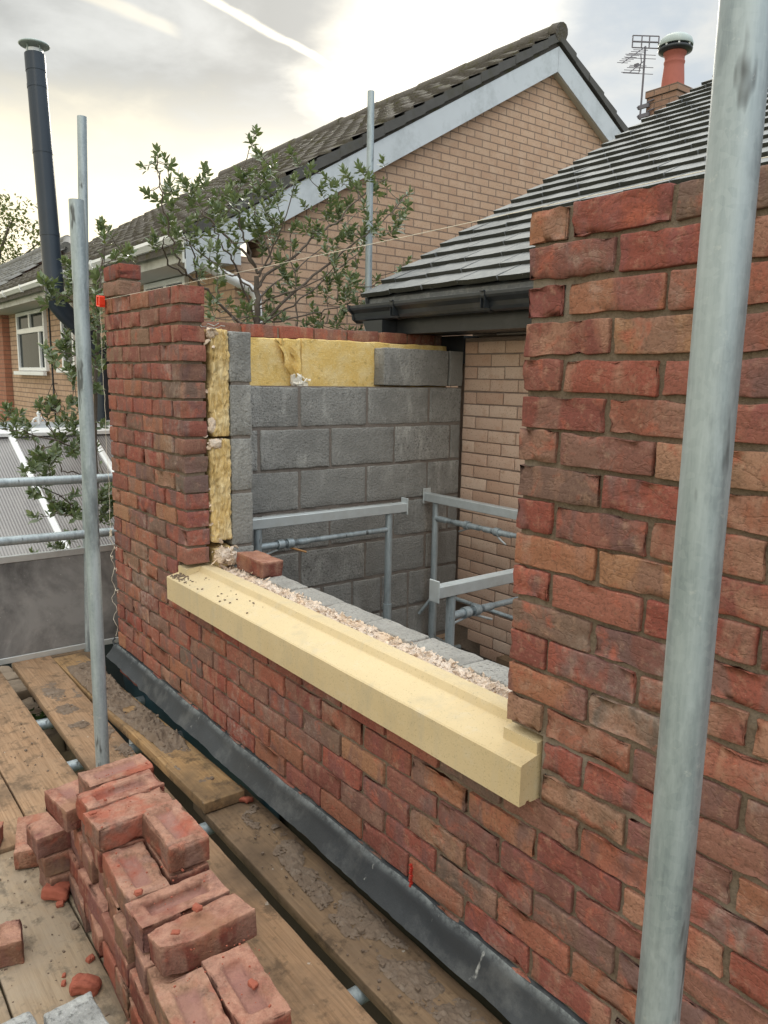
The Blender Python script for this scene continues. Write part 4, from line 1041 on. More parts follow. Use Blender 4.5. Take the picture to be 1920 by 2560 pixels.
def conservatory():
    t = thing('conservatory', (-6.6,.3,-3.0), 'conservatory with a grey ribbed polycarbonate roof and white glazing bars', 'conservatory')
    RX, RZ, EX, EZ = -7.5, .05, -5.60, -.84; y0, y1 = -1.9, 1.84
    mb = MB(); d = np.array([EX-RX,0,EZ-RZ]); nrm = np.array([-d[2],0,d[0]]); nrm /= np.linalg.norm(nrm)
    a = np.array([RX,0,RZ]); 
    V = [a+[0,y0,0], a+[0,y1,0], a+d+[0,y1,0], a+d+[0,y0,0]]; V = V+[v-nrm*.03 for v in V]
    mb.add(V, [(0,3,2,1),(4,5,6,7),(0,1,5,4),(1,2,6,5),(2,3,7,6),(3,0,4,7)])
    build('roof', mb, M['poly'], parent=t)
    mb = MB(); mb.prism([(RX-.02,RZ),(RX-1.9,EZ),(RX-1.9,EZ-.03),(RX-.02,RZ-.03)], 'y', y0, y1); build('rear_roof', mb, M['poly'], parent=t)
    for y in (-1.85,-1.03,-.23,.57,1.37):
        mb = MB(); w = .032; q = [a+nrm*.001, a+d+nrm*.001]
        prof = [(-w,0),(w,0),(w,.018),(w*.5,.034),(-w*.5,.034),(-w,.018)]
        V = [p+np.array([0,y+u,0])+nrm*v for p in q for u, v in prof]; n = 6
        mb.add(V, [(i,(i+1)%n,n+(i+1)%n,n+i) for i in range(n)]+[tuple(range(n)), tuple(range(n,2*n))[::-1]]); build('glazing_bar', mb, M['white'], parent=t)
    mb = MB(); mb.prism([(RX-.08,RZ+.02),(RX+.07,RZ-.005),(RX+.08,RZ+.03),(RX+.03,RZ+.075),(RX-.03,RZ+.075),(RX-.09,RZ+.045)], 'y', y0, y1); rd = build('ridge', mb, M['white'], parent=t)
    mb = MB(); P = []
    for i in range(221):
        y = y0+(y1-y0)*i/220; hh = .052+.030*abs(math.sin(math.pi*y/.36))**.7*(1)-.012
        P.append([(RX,y,RZ+.07),(RX,y,RZ+.07+hh),(RX-.02,y,RZ+.07+hh),(RX-.02,y,RZ+.07)])
    mb.grid(P, smooth=False); cr = build('cresting', mb, M['offwhite'], parent=t)
    for y in (.86, 1.74):
        mb = MB(); z = RZ+.11
        mb.tube([(RX-.01,y,z),(RX-.01,y,z+.10)], .017, 8)
        for s_ in (-1,1):
            mb.tube([(RX-.01,y+s_*(.015+.05*math.sin(q*.75)), z+.03+.035*math.cos(q*.9)+.004*q) for q in range(7)], .012, 6)
        mb.lathe((RX-.01,y,z+.09), [(.005,0),(.022,.015),(.022,.03),(.008,.045),(.004,.06)], 10); build('finial', mb, M['white'], parent=t)
    mb = MB(); mb.span((EX-.03,y0,EZ-.10), (EX+.04,y1,EZ-.005), bev=.01); gutter = build('eaves_beam', mb, M['white'], parent=t)
    for y in np.linspace(y0+.05, y1-.05, 6):
        mb = MB(); mb.span((EX-.05,y-.04,-3.0), (EX+.02,y+.04,EZ-.10)); build('post', mb, M['white'], parent=t)
    mb = MB(); mb.span((EX-.03,y0,-3.0), (EX-.01,y1,EZ-.10)); build('pane', mb, M['glass'], parent=t)
conservatory()

def hanging_basket():
    c = at(645/4.81, 960+265/4.81, 'y', 1.80)
    t = thing('hanging_basket', (c.x,c.y,c.z-.08), 'small black hanging basket with leaves on the buff house wall', 'basket')
    mb = MB(); mb.lathe((c.x,c.y,c.z-.08), [(.02,0),(.07,.012),(.105,.05),(.125,.10),(.13,.105)], 16); build('bowl', mb, M['black'], parent=t)
    mb = MB()
    for a in range(3): mb.tube([(c.x+.125*math.cos(a*2.09),c.y+.125*math.sin(a*2.09),c.z+.02),(c.x,c.y,c.z+.32)], .004, 4)
    mb.tube([(c.x,c.y,c.z+.32),(c.x,1.87,c.z+.32)], .006, 5); build('chain', mb, M['black'], parent=t)
    return c
HB = hanging_basket()

# ------------------------------------------------------------------ scaffold: boards, tubes, end panel
ZB = -.85
def board(x0, x1, yl0, yl1, w, zt0, zt1, th, mat, label, name='scaffold_board', group='scaffold boards'):
    NB[0] += 1; L = x1-x0; nx = max(20, int(L/.05))
    V, F = rough(L, w, th, (nx, 6, 2), .004, .0013, NB[0], freq=14, chip=.002)
    t = (V[:,0]+L/2)/L; V[:,1] += w/2+yl0+(yl1-yl0)*t; V[:,2] += zt0+(zt1-zt0)*t-th/2+.004*np.sin(t*7+NB[0]); V[:,0] += (x0+x1)/2
    mb = MB(); mb.add(V, F, 0, (0,0,0), True)
    return tag(build(name, mb, M[mat], loc=((x0+x1)/2, yl0+w/2, zt0-th)), label, 'board', group)
board(-3.30, -1.432, -.710, -.708, .230, ZB, ZB, .038, 'board', 'wide tan board left of the dark gap, beyond the brick pile')
board(-3.30, -1.440, -.945, -.944, .229, ZB, ZB-.002, .038, 'board', 'tan board along the far left, one board away from the dark gap')
board(-3.30, -1.425, -1.18, -1.18, .229, ZB-.001, ZB, .038, 'board', 'tan board at the left edge under the grey end panel')
board(-1.415, .50, -.712, -.712, .230, ZB-.001, ZB, .038, 'boardpale', 'dusty pale board beneath the loose brick pile')
board(-1.420, 1.70, -.947, -.948, .229, ZB, ZB-.001, .038, 'boardpale', 'dusty pale board beside the brick pile with broken red bits on it')
board(-1.410, 1.70, -1.182, -1.184, .229, ZB-.001, ZB, .038, 'boardpale', 'dusty pale board at the lower left corner, under the grey block')
board(-1.412, 1.70, -1.418, -1.42, .229, ZB, ZB, .038, 'boardpale', 'dusty pale board farthest from the brick wall')
board(-3.20, .62, -.404, -.452, .196, ZB, ZB-.002, .038, 'board', 'long tan board right of the dark gap, passing behind the left pole')
board(-3.16, -1.238, -.207, -.194, .160, ZB-.004, ZB+.042, .042, 'timber', 'short thick yellow timber plank covered in mortar dirt, its sawn end facing the viewer', name='plank')
board(-1.36, 1.75, -.186, -.208, .198, ZB-.002, ZB-.001, .038, 'boarddirty', 'dirty brown board lying against the membrane at the base of the wall')
board(-3.36, -2.93, -.20, -.19, .20, ZB-.02, ZB-.02, .038, 'boarddirty', 'short dirty board end below the corner of the brick wall')

def tube(label, a, b, name='scaffold_tube', group='scaffold tubes', seg=28):
    a = Vector(a); b = Vector(b); mb = MB(); n = max(2, int((b-a).length/.25))
    mb.tube([a.lerp(b, i/n) for i in range(n+1)], .02415, seg, rin=.0205)
    return tag(build(name, mb, M['galv'], loc=tuple(a)), label, 'scaffold pole', group)
tube('thick galvanised upright scaffold pole close to the viewer at the right', (.735,-.522,-3.0), (.727,-.522,2.8), seg=48)
tp = at(191, 500, 'y', -.445)
tube('galvanised upright scaffold pole standing in the gap between the boards, behind the brick pile', (-1.57,-.445,-3.0), (tp.x,-.445,tp.z), seg=40)
tube('taller thin scaffold pole just behind the left upright, at the grey end panel', (-3.215,-.07,-3.0), (-3.215,.105,2.008))
tube('distant upright scaffold pole rising behind the roof eave in front of the gable', (-3.33,2.05,-3.0), (-3.40,2.10,2.62))
tube('upper horizontal guard rail at the left end of the scaffold', (-3.165,-1.6,.155), (-3.165,.42,.122))
tube('lower horizontal guard rail just above the grey end panel', (-3.165,-1.6,-.150), (-3.165,.42,-.185))
for i, (x, z, l) in enumerate(((-2.47,-.912,'scaffold tube crossing the dark gap nearest its far end'),(-2.60,-.965,'dim scaffold tube with moss crossing low in the dark gap'),(-1.995,-.912,'scaffold tube crossing the dark gap just left of the left upright'),(-1.255,-.914,'scaffold tube under the sawn end of the yellow plank'),(-.310,-.914,'mortar-splashed scaffold tube crossing the gap near the bottom of the view'))):
    tube(l, (x,-1.7,z), (x+.01,.04 if i < 4 else .03,z), group='tubes under the boards')

def end_panel():
    t = thing('end_panel', (-3.215,-.6,ZB), 'dark grey stained panel with pale metal edges closing the left end of the scaffold', 'panel')
    mb = MB(); mb.span((-3.225,-1.62,-.815), (-3.207,.27,-.300)); build('panel', mb, M['panel'], parent=t)
    mb = MB(); mb.span((-3.228,-1.62,-.850), (-3.202,.27,-.817), bev=.002); build('bottom_edge', mb, M['alu'], parent=t)
    mb = MB(); mb.span((-3.228,-1.62,-.298), (-3.202,.27,-.262), bev=.002); build('top_edge', mb, M['alu'], parent=t)
end_panel()

def below():
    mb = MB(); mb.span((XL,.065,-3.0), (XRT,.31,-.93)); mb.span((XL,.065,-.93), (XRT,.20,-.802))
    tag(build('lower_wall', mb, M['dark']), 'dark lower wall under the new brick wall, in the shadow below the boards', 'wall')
    mb = MB(); P = []
    for i in range(60):
        x = -2.72+1.62*i/59; P.append([(x, .035+.012*float(vn(np.array([x*6,z*7,0]),2)), z) for z in np.linspace(-1.02,-.795,12)])
    mb.grid(P); P = np.array(P)+np.array([0,.004,0]); mb.grid(P)
    tag(build('tarpaulin', mb, M['tarp']), 'dark blue plastic sheet hanging below the membrane, behind the yellow plank', 'tarpaulin')
    mb = MB()
    for i in range(9):
        for j in range(3):
            NB[0] += 1; V, F = rough(.125,.21,.16,(4,5,3),.02,.012,NB[0],freq=22); mb.add(V+np.array([-3.72+.13*i,-.62+.215*j+.03*(i%2),-1.14+random.uniform(-.03,.02)]), F, 0, (0,0,0), True)
    mb.span((-3.78,-.75,-3.0), (-2.62,-.05,-1.15)); tag(build('rubble_ledge', mb, M['rubble']), 'crumbling brown ledge seen down through the gap between the boards', 'ledge')
    mb = MB(); tufts(mb, (-2.80,-.375,-1.03), 90, (.05,.04,.018), .030)
    tag(build('moss_tuft', mb, M['moss']), 'small green clump of moss growing in the dark gap', 'moss', kind='stuff')
    for nm, a, b, mt in (('floor', (-2.37,.32,-1.06), (2.6,2.06,-1.0), 'dark'),):
        mb = MB(); mb.span(a, b); tag(build(nm, mb, M[mt]), kind='structure')
    mb = MB(); g_ = np.linspace(-1, 1, 41); gx = np.sign(g_)*np.abs(g_)**3*900
    X, Y = np.meshgrid(gx, gx, indexing='ij'); mb.grid(np.stack([X, Y, X*0-3.0], -1)); tag(build('ground', mb, M['ground']), kind='structure')
    mb = MB(); mb.span((-1.9,1.98,-.998), (-1.0,2.06,-.93)); mb.span((-2.3,1.75,-.998), (-1.6,1.95,-.96)); tag(build('floor_timber', mb, M['boarddirty']), 'rough timbers lying on the room floor by the buff wall', 'timber')
below()

def dirt_patch(label, x0, x1, y0f, y1f, z, hmax, seed, thr=.0, name='mortar_droppings'):
    nx = int((x1-x0)/.006); ny = 34; xs = np.linspace(x0, x1, nx); P = np.zeros((nx,ny,3))
    t = np.linspace(0,1,ny)
    y0 = np.array([y0f(x) for x in xs]); y1 = np.array([y1f(x) for x in xs]); zz = np.array([z(x) for x in xs])
    P[...,0] = xs[:,None]; P[...,1] = y0[:,None]+(y1-y0)[:,None]*t[None]
    Q = P.copy(); Q[...,2] = 0
    env = np.clip(fbm(Q*9, seed, 4)+.28-thr, 0, 1)*np.minimum(1, np.minimum((xs-x0)[:,None], (x1-xs)[:,None])/.15)*np.clip(np.minimum(t, 1.02-t)*7, 0, 1)[None]
    hgt = env*hmax*(1+.9*fbm(Q*45, seed+2, 3))+env.clip(0,.25)*(.030*np.abs(vn(Q*95, seed+5))+.014*vn(Q*190, seed+6))
    P[...,2] = zz[:,None]+hgt-.0015
    keep = (hgt[:-1,:-1] > .0012)
    mb = MB(); mb.grid(P, keep=np.pad(keep, ((0,1),(0,1))))
    ii = np.argwhere(hgt > .002)
    for k in range(int(len(ii)*.018)):
        a_, b_ = ii[random.randrange(len(ii))]; s_ = abs(random.gauss(0,.004))+.002; NB[0] += 1
        V, F = rough(s_*1.6, s_*1.3, s_, (1,1,1), s_*.3, s_*.12, NB[0], freq=1/s_); mb.add(V+P[a_,b_]+np.array([random.uniform(-.004,.004), random.uniform(-.004,.004), s_*.2]), F, 0, (0,0,0), False)
    return tag(build(name, mb, M['dirt']), label, 'mortar', kind='stuff')
dirt_patch('grey crumbly mortar heaped along the yellow plank', -3.05, -1.62, lambda x: -.185+.02*math.sin(x*3), lambda x: -.055, lambda x: ZB-.004+.046*(x+3.16)/1.92, .040, 4, -.22)
dirt_patch('loose mortar crumbs at the sawn end of the yellow plank', -1.95, -1.26, lambda x: -.185, lambda x: -.05, lambda x: ZB-.004+.046*(x+3.16)/1.92+.001, .012, 9, .28)
dirt_patch('brown mortar dirt piled along the foot of the membrane', -1.22, 1.3, lambda x: -.125+.02*math.sin(x*4), lambda x: -.012, lambda x: ZB-.001, .012, 14, .20)
dirt_patch('dry mortar crumbs over the long tan board beyond the left pole', -3.1, -1.75, lambda x: -.39, lambda x: -.225, lambda x: ZB+.001, .006, 19, .34)
mb = MB()
for _ in range(380):
    b_ = random.choice((0,0,1,1,2)); s_ = abs(random.gauss(0,.0018))+.0010
    x, y = ((random.uniform(-1.4,.2), random.uniform(-.94,-.76)), (random.uniform(-1.2,.6), random.uniform(-.18,-.02)), (random.uniform(-3.0,-1.6), random.uniform(-.69,-.5)))[b_]
    mb.box((x,y,ZB+s_*.35), (s_*1.7,s_*1.3,s_), Matrix.Rotation(random.random()*3,4,'Z'))
tag(build('grit', mb, M['dirt']), 'scattered grit and crumbs on the scaffold boards', 'grit', kind='stuff')

# ------------------------------------------------------------------ pile of loose bricks on the boards
def brick_pile():
    g = 'loose bricks in the pile'; yc = lambda x: -.672-.073*x; rz = R(-4)
    ordn = ['first','second','third','fourth','fifth','sixth','seventh','eighth','ninth','tenth']; lay = ['bottom','second','third','fourth']
    J = lambda s: random.gauss(0, s)
    for i in range(4):
        z = ZB+.001+.0698*i
        if i % 2 == 0:
            for c in range(5):
                for s_, sn in ((-.054,'left'),(.054,'wall')):
                    x = -.098-.222*c+J(.006); loose_brick('brick', (x, yc(x)+s_+J(.005), z), rz+J(.03)+(math.pi if random.random() < .5 else 0), f'lengthwise brick, {lay[i]} layer of the pile, {sn} side, {ordn[c]} from the near end', g, random.uniform(.208,.216), random.uniform(.098,.103), .067, 0, (10,5,4))
        else:
            for c in range(10):
                x = -.045-.1105*c+J(.004); loose_brick('brick', (x, yc(x)+J(.010), z), rz+R(90)+J(.035), f'crosswise brick, {lay[i]} layer of the pile, {ordn[c]} from the near end', g, random.uniform(.206,.217), random.uniform(.098,.103), .067, 0, (10,5,4))
    z4 = ZB+.001+.0698*4; z5 = z4+.0698
    H = (30,16,6)
    loose_brick('brick', (-.094,-.628,z4), R(-4), 'brick with a long frog hollow, lowest at the near right end of the pile', g, n=H, frog=.017)
    loose_brick('brick', (-.088,-.737,z4), R(-6), 'shallow frogged brick at the near left end of the pile, cut off by the view', g, n=H, frog=.012)
    loose_brick('brick', (-.283,-.630,z4+.022), R(94), 'dark red brick lying tilted across the pile with a broken corner', g, n=H, frog=0, tilt=(R(-7),R(0)), D=.100, cut=.030)
    loose_brick('brick', (-.417,-.632,z4+.004), R(91), 'buff brick set crosswise with a sharp rectangular frog in its top', g, n=(44,24,6), frog=.021)
    loose_brick('brick', (-.585,-.672,z4), R(-3), 'pale purple-stained brick lying lengthwise beside the frogged buff brick', g, n=H, frog=.013)
    loose_brick('brick', (-.605,-.560,z4), R(-3), 'brick half hidden under the topmost lengthwise brick, on the wall side of the pile', g, .212)
    for c, x in enumerate((-.748,-.856,-.966)): loose_brick('brick', (x, yc(x)+.012+J(.006), z4), R(87)+J(.03), f'brick directly under the {("near","middle","rear")[c]} one of the three topmost crosswise bricks', g, n=(12,6,5), frog=0)
    loose_brick('brick', (-.608,-.562,z5+.003), R(-1), 'pink brick lying lengthwise on top of the pile with a worn frog', g, n=H, frog=.012)
    loose_brick('brick', (-.748,-.622,z5), R(93.5), 'plain-topped salmon brick across the top of the pile, nearest of the three', g, n=H, frog=0, amp=.003)
    loose_brick('brick', (-.856,-.612,z5+.002), R(93), 'brick with a clean rectangular frog across the top of the pile, middle of the three', g, n=(44,24,6), frog=.020)
    loose_brick('brick', (-.968,-.585,z5), R(92), 'chipped brick across the top of the pile, rearmost of the three', g, n=H, frog=.008, L=.19)
    loose_brick('brick', (-1.01,-.70,z4+.01), R(8), 'rough brick end sticking out at the far left top of the pile', g, n=(14,8,5), frog=.006, L=.15)
    for i in range(3): loose_brick('brick', (-1.145+J(.008), -.665+J(.012), ZB+.001+.0695*i), R(88)+J(.08), f'brick at the far end of the pile, {("lowest","middle","uppermost")[i]} of three stacked there', g, n=(10,5,4), frog=0)
    loose_brick('brick', (-1.375,-.735,ZB+.001), R(-16), 'single brick lying flat on the boards at the far left of the pile', None, n=(16,8,5), frog=.01)
    loose_brick('half_brick', (-.915,-.905,ZB+.001), R(78), 'broken half brick with a grey end standing on the dusty boards at the left edge', None, .062, .098, .068, 0, (8,8,6), amp=.006)
    loose_brick('half_brick', (-1.47,-.860,ZB+.001), R(65), 'red half brick cut off by the left edge of the view', None, .09, .10, .062, 0, (8,8,5), amp=.005)
    # pale concrete blocks in the corner
    for (x, y, a, l) in ((-.190,-.882,2,'pale grey concrete block standing on edge next to the brick pile'), (-.215,-.995,3,'pale grey concrete block at the bottom left corner of the view')):
        NB[0] += 1; V, F = rough(.44,.10,.215,(24,8,12),.005,.0022,NB[0],chip=.008,freq=40); mb = MB(); mb.add(V+np.array([0,0,.1075]), F, 0, (0,0,0), True)
        o = build('concrete_block', mb, M['newblock'], loc=(0,0,0)); o.location = (x,y,ZB+.001); o.rotation_euler = (0,0,R(a)); tag(o, l, 'block', 'loose concrete blocks')
    def frag(p, s_, label, mat='redfrag', flat=.6):
        NB[0] += 1; V, F = rough(s_, s_*.75, s_*flat, (4,4,3), s_*.18, s_*.11, NB[0], freq=1.6/s_); mb = MB(); mb.add(V+np.array([0,0,s_*flat/2]), F, 0, (0,0,0), False)
        o = build('brick_fragment', mb, M[mat], loc=(0,0,0)); o.location = p; o.rotation_euler = (R(random.uniform(-12,12)),R(random.uniform(-12,12)),random.random()*6); tag(o, label, 'brick fragment', 'red brick fragments')
    A = lambda u, v, z=ZB: tuple(at(u, v, 'z', z))
    frag(A(140,2243), .075, 'big bright red lump of broken brick on the dusty boards left of the pile', flat=.55)
    frag(A(152,2264), .022, 'small red chip just in front of the big red lump'); frag(A(226,2402), .022, 'dark red pebble of brick at the foot of the pile')
    frag(A(67,2132), .045, 'flat dark red flake beside the single brick at the far left', flat=.35); frag(A(97,2155), .030, 'orange chip below the flat red flake'); frag(A(160,2462), .016, 'tiny red chip in front of the concrete blocks')
    frag(A(212,2478), .07, 'long orange shard lying against the pale concrete block', flat=.5); frag(A(161,2441), .012, 'thin red splinter beside the tiny red chip'); frag(A(187,2318), .024, 'grey-brown crumb against the base of the pile', 'dirt')
    frag(A(614,2003), .05, 'flat orange flake on the dirty board by the sawn end of the plank', flat=.3)
    frag(A(492,2277,-.475), .022, 'round red chip on top of the tilted brick'); frag(A(347,2237,-.495), .018, 'red chip on the purple-stained brick'); frag(A(632,2466,-.512), .02, 'red crumb in the long frog of the lowest right brick')
    frag(A(232,2034,-.425), .020, 'red flake on the plain-topped brick', flat=.3); frag(A(440,2333,-.47), .018, 'red flake near the broken corner of the tilted brick', flat=.3)
    mb = MB()
    for _ in range(150):
        x = random.uniform(-.95,.0); z = -.497+.003 if x > -.66 else -.427; y = yc(x)+random.uniform(-.10,.10); s_ = abs(random.gauss(0,.0012))+.0008
        mb.box((x,y,z), (s_*1.6,s_,s_), Matrix.Rotation(random.random()*3,4,'Z'))
    tag(build('brick_dust', mb, M['redfrag']), 'tiny red crumbs and dust on top of the brick pile', 'crumbs', kind='stuff')
brick_pile()

# ------------------------------------------------------------------ trestles standing in the room
def trestle(o, ax, L, zt, label, plates, posts, collar, zf=-1.0, s=1.0, flip=1, rusty=False, lower=.2):
    o = Vector(o); ax = Vector(ax).normalized(); nx = Vector((-ax.y, ax.x, 0)); t = thing('builders_trestle', (o.x,o.y,zf), label, 'trestle', 'builders trestles in the room')
    rot = Matrix((ax, nx, Vector((0,0,1)))).transposed().to_4x4(); P = lambda d, n, z: tuple(o+ax*d+nx*n+Vector((0,0,z-o.z)))
    mb = MB(); mb.box(P(L/2,0,zt-.025*s), (L,.05*s,.05*s), rot, bev=.003); build('crossbar', mb, M['zinc'], parent=t)
    for d in plates:
        mb = MB(); mb.box(P(d,0,zt-.020*s), (.006,.062*s,.095*s), rot, bev=.003); build('end_plate', mb, M['zinc'], parent=t)
    for d in posts:
        mb = MB(); mb.tube([P(d,0,zt-.051*s), P(d,0,zf+.45)], .020*s, 16); mb.tube([P(d,0,zf+.45), P(d,0,zf+.005)], .0245*s, 16); build('leg', mb, M['galv'], parent=t)
        mb = MB(); mb.tube([P(d,-.24,zf+.012), P(d,.24,zf+.012)], .016, 10); mb.tube([P(d,-.2,zf+.016), P(d,0,zf+.13)], .011, 8); mb.tube([P(d,.2,zf+.016), P(d,0,zf+.13)], .011, 8); build('foot', mb, M['galv'], parent=t)
    mb = MB(); zr = zt-.145*s; mb.tube([P(posts[0],0,zr), P(posts[1],0,zr+.004)], .0135*s, 14); mb.tube([P(posts[0],0,zr-.0), P(posts[0]+.10*flip,0,zr)], .0175*s, 14); build('rail', mb, M['galv'], parent=t)
    for i, d in enumerate(collar):
        mb = MB(); mb.tube([P(d-.017,0,zr), P(d+.017,0,zr)], .0245*s, 16, rin=.017*s); c = build('collar', mb, M['galv'], parent=t)
        mb = MB(); sg = -1 if i == 0 else 1; mb.tube([P(d,0,zr-.022*s), P(d+sg*.05,-.015*sg,zr-.040*s), P(d+sg*.085,-.02*sg,zr-.052*s)], .0055*s, 8); build('pin', mb, M['rust'] if (rusty and i == 1) else M['zinc'], parent=t)
    mb = MB(); mb.tube([P(posts[0],0,zf+lower), P(posts[1],0,zf+lower)], .012, 10); mb.tube([P(posts[0],0,zf+lower-.03), P(posts[0]-.06,-.06,zf+lower-.15)], .010, 8); build('lower_rail', mb, M['galv'], parent=t)
trestle((-2.15,.36,0), (0,1,0), 1.09, .017, 'galvanised trestle in front of the grey block wall, seen broadside', (1.09,), (.165,.98), (.29,.345), rusty=True)
trestle((-2.365,1.80,0), (1,0,0), 1.12, .020, 'galvanised trestle against the buff brick wall in the room corner', (0,), (.085,1.0), (.36,.60), lower=.42)
trestle((-1.20,.845,0), (-.02,1,0), 1.05, -.158, 'galvanised trestle nearest the sill, its square end plate towards the viewer', (-.003,), (.095,.98), (.19,.25), s=1.02)

# ------------------------------------------------------------------ vegetation
def leaf(mb, p, d, up, L, w, rnd):
    d = d.normalized(); s_ = d.cross(up); s_ = s_.normalized() if s_.length > 1e-4 else d.orthogonal().normalized(); n = s_.cross(d)
    fold = random.uniform(.10,.30); curl = random.uniform(-.25,.35)
    def q(t, a, lift=0): return p + d*(t*L) + s_*(a*w) + n*(abs(a)*w*fold*1.6 - curl*L*t*t*.6 + lift)
    V = [q(0,0), q(.28,-.42), q(.30,0), q(.28,.42), q(.62,-.46), q(.64,0), q(.62,.46), q(1,0)]
    mb.add([tuple(v) for v in V], [(0,2,1),(0,3,2),(1,2,5,4),(2,3,6,5),(4,5,7),(5,6,7)], 0, rnd, True)
def grow(root_guides, tips, seed, r0, leaf_len=(.045,.072), nleaf=(6,11), extra=.5):
    st = random.getstate(); random.seed(seed); br = MB(); lf = MB(); nodes = []
    for g_, ra, rb in root_guides:
        pts = []
        for i in range(len(g_)-1):
            for j in range(4): pts.append(g_[i].lerp(g_[i+1], j/4))
        pts.append(g_[-1]); n = len(pts); rs = [ra+(rb-ra)*i/(n-1) for i in range(n)]
        pts = [p+Vector([random.gauss(0,.006) for _ in range(3)]) if 0 < i < n-1 else p for i, p in enumerate(pts)]
        br.tube(pts, [q*.78 for q in rs], 8 if ra > .012 else 6)
        for p in pts[2:]: nodes.append(p)
    base = root_guides[0][0][0]
    for t in sorted(tips, key=lambda q: (q-base).length):
        best = min(nodes, key=lambda q: (q-t).length + .35*max(0, q.z-t.z) + .12*(q-base).length)
        v = t-best; L = v.length; bow = Vector((random.gauss(0,.06), random.gauss(0,.06), -.10))*L
        pts = [best.lerp(t, k/5)+bow*math.sin(math.pi*k/5) for k in range(6)]
        r_ = .0022+.006*min(L, .8); br.tube(pts, [r_*(1-.6*k/5) for k in range(6)], 5); nodes += pts[1:]
        ax = (pts[-1]-pts[-3]).normalized()*.7+Vector((0,0,.45)); ax.normalize()
        nl = random.randint(*nleaf); side = ax.orthogonal().normalized(); sc = random.uniform(.85,1.15)
        for k in range(nl):
            a = k*2.4+random.uniform(-.4,.4); h = k/nl; out_ = side.copy(); out_.rotate(Matrix.Rotation(a, 3, ax))
            d = ax*(.25+.85*h)+out_*(1.05-.55*h); p = pts[-1]-ax*(.05*(1-h))*1.3
            LL = random.uniform(*leaf_len)*sc*(1-.25*h); leaf(lf, p, d, ax if random.random() < .85 else -ax, LL, LL*random.uniform(.40,.52), (random.random(), random.random(), 0))
        for k in (2,3,4):
            if random.random() < extra:
                d = Vector([random.gauss(0,1) for _ in range(3)])+ax; LL = random.uniform(*leaf_len)*.9
                leaf(lf, pts[k], d, Vector((0,0,1)), LL, LL*.46, (random.random(), random.random(), 0))
    random.setstate(st); return br, lf
def bush():
    random.seed(21)
    q = lambda x, y: (320+x/4.174, 300+y/4.174); s2 = lambda x, y: (660+x/4.1475, 350+y/4.1475)
    XB = -3.60
    def pt(uv, x=None): return at(uv[0], uv[1], 'x', XB if x is None else x)
    T1 = [(300,290),(380,370),(280,430),(470,450),(520,560),(580,650),(160,730),(280,800),(390,800),(400,700),(520,720),(480,750),(450,870),(790,470),(840,530),(820,640),(720,640),(680,700),(740,780),(650,800),(900,740),(880,860),(1050,720),(1090,790),(1000,830),(1330,90),(1260,170),(1330,310),(1370,330),(1140,530),(1190,590),(1290,520),(1300,600),(1430,560),(1460,500),(1540,480),(1440,690),(1320,730),(1240,760),(1560,640),(1560,800),(1290,880),(1400,860),(1230,940),(350,1020),(450,1100),(480,1030),(380,1160),(260,1200),(290,1240),(640,1050),(620,1150),(700,1130),(670,1260),(720,1250),(540,1180),(850,1000),(830,1150),(960,1020),(920,900),(1010,1000),(1100,960),(1080,1110),(1110,1190),(1270,1080),(1200,1050),(1360,1000),(1440,960),(1480,1040),(1540,1000),(1320,1180),(1400,1120),(1130,1290),(1050,1280),(860,1300),(950,1290),(770,1360),(550,1340),(1540,1230),(1560,1400),(940,1440),(720,1480),(920,1560),(940,1680),(1550,1130),(850,1480),(950,1840),(830,1940),(1070,1880),(850,2030),(1190,1900),(1180,1810),(1150,1990),(1480,1780),(1450,1950),(1430,2030),(1540,1900),(1520,2000),(1260,2050)]
    T2 = [(40,300),(30,480),(330,200),(330,350),(500,260),(430,320),(300,390),(180,450),(200,520),(340,520),(60,620),(130,600),(400,640),(620,440),(740,430),(580,500),(820,300),(860,350),(980,250),(1000,280),(1220,170),(1110,350),(1060,400),(980,440),(1000,500),(1240,420),(1120,510),(1160,480),(900,600),(760,640),(690,590),(700,680),(800,690),(900,700),(1030,690),(1060,760),(1240,560),(1520,510),(1420,610),(1490,650),(1320,700),(1260,740),(1440,760),(1480,740),(1350,800),(1410,860),(1190,800),(1050,850),(940,890),(900,920),(1190,880),(1140,970),(1080,930),(640,760),(700,800),(780,790),(460,820),(500,930),(600,920),(550,980),(390,890),(300,880),(180,780),(140,1020),(190,1060),(320,1060),(830,990),(900,980),(760,1020),(700,1060),(630,1120),(950,1150),(1010,1130),(830,1190),(740,1220),(700,1210),(1050,1040),(930,1280),(160,1220),(200,1320),(290,1400),(620,1370),(740,1330),(780,1400),(700,1450),(790,1480),(680,1530),(640,1420),(580,1520),(470,1560),(960,1430),(1100,1420),(1180,1410),(900,1450),(860,1570),(970,1520),(1040,1530),(780,1640),(930,1660),(820,1620),(1510,1230),(1410,1330),(500,1700),(550,1780),(480,1850),(230,1580),(150,1500),(50,1570),(60,1750),(250,1480),(740,1850),(700,1900),(830,1780),(800,1820),(910,1950),(560,1920),(1000,1960),(450,1900),(330,1300)]
    def xr(): return max(-4.55, min(-3.08, random.gauss(XB, .33)))
    tips = [pt(q(*a), xr()) for a in T1]+[pt(s2(*a), xr()) for a in T2]
    tips += [p+Vector((random.gauss(0,.05), random.gauss(0,.055), random.gauss(-.02,.055))) for p in tips if random.random() < .35]
    b0 = pt((643,830)); trunk = [Vector((b0.x,b0.y,-3.0)), Vector((b0.x,b0.y,b0.z-.9)), b0, pt((642,760)), pt((641,690))]
    G_ = [(trunk, .045, .020)]
    def g(lst, ra, rb, dx): G_.append(([pt(a, XB+dx*i/(len(lst)-1)) for i, a in enumerate(lst)], ra, rb))
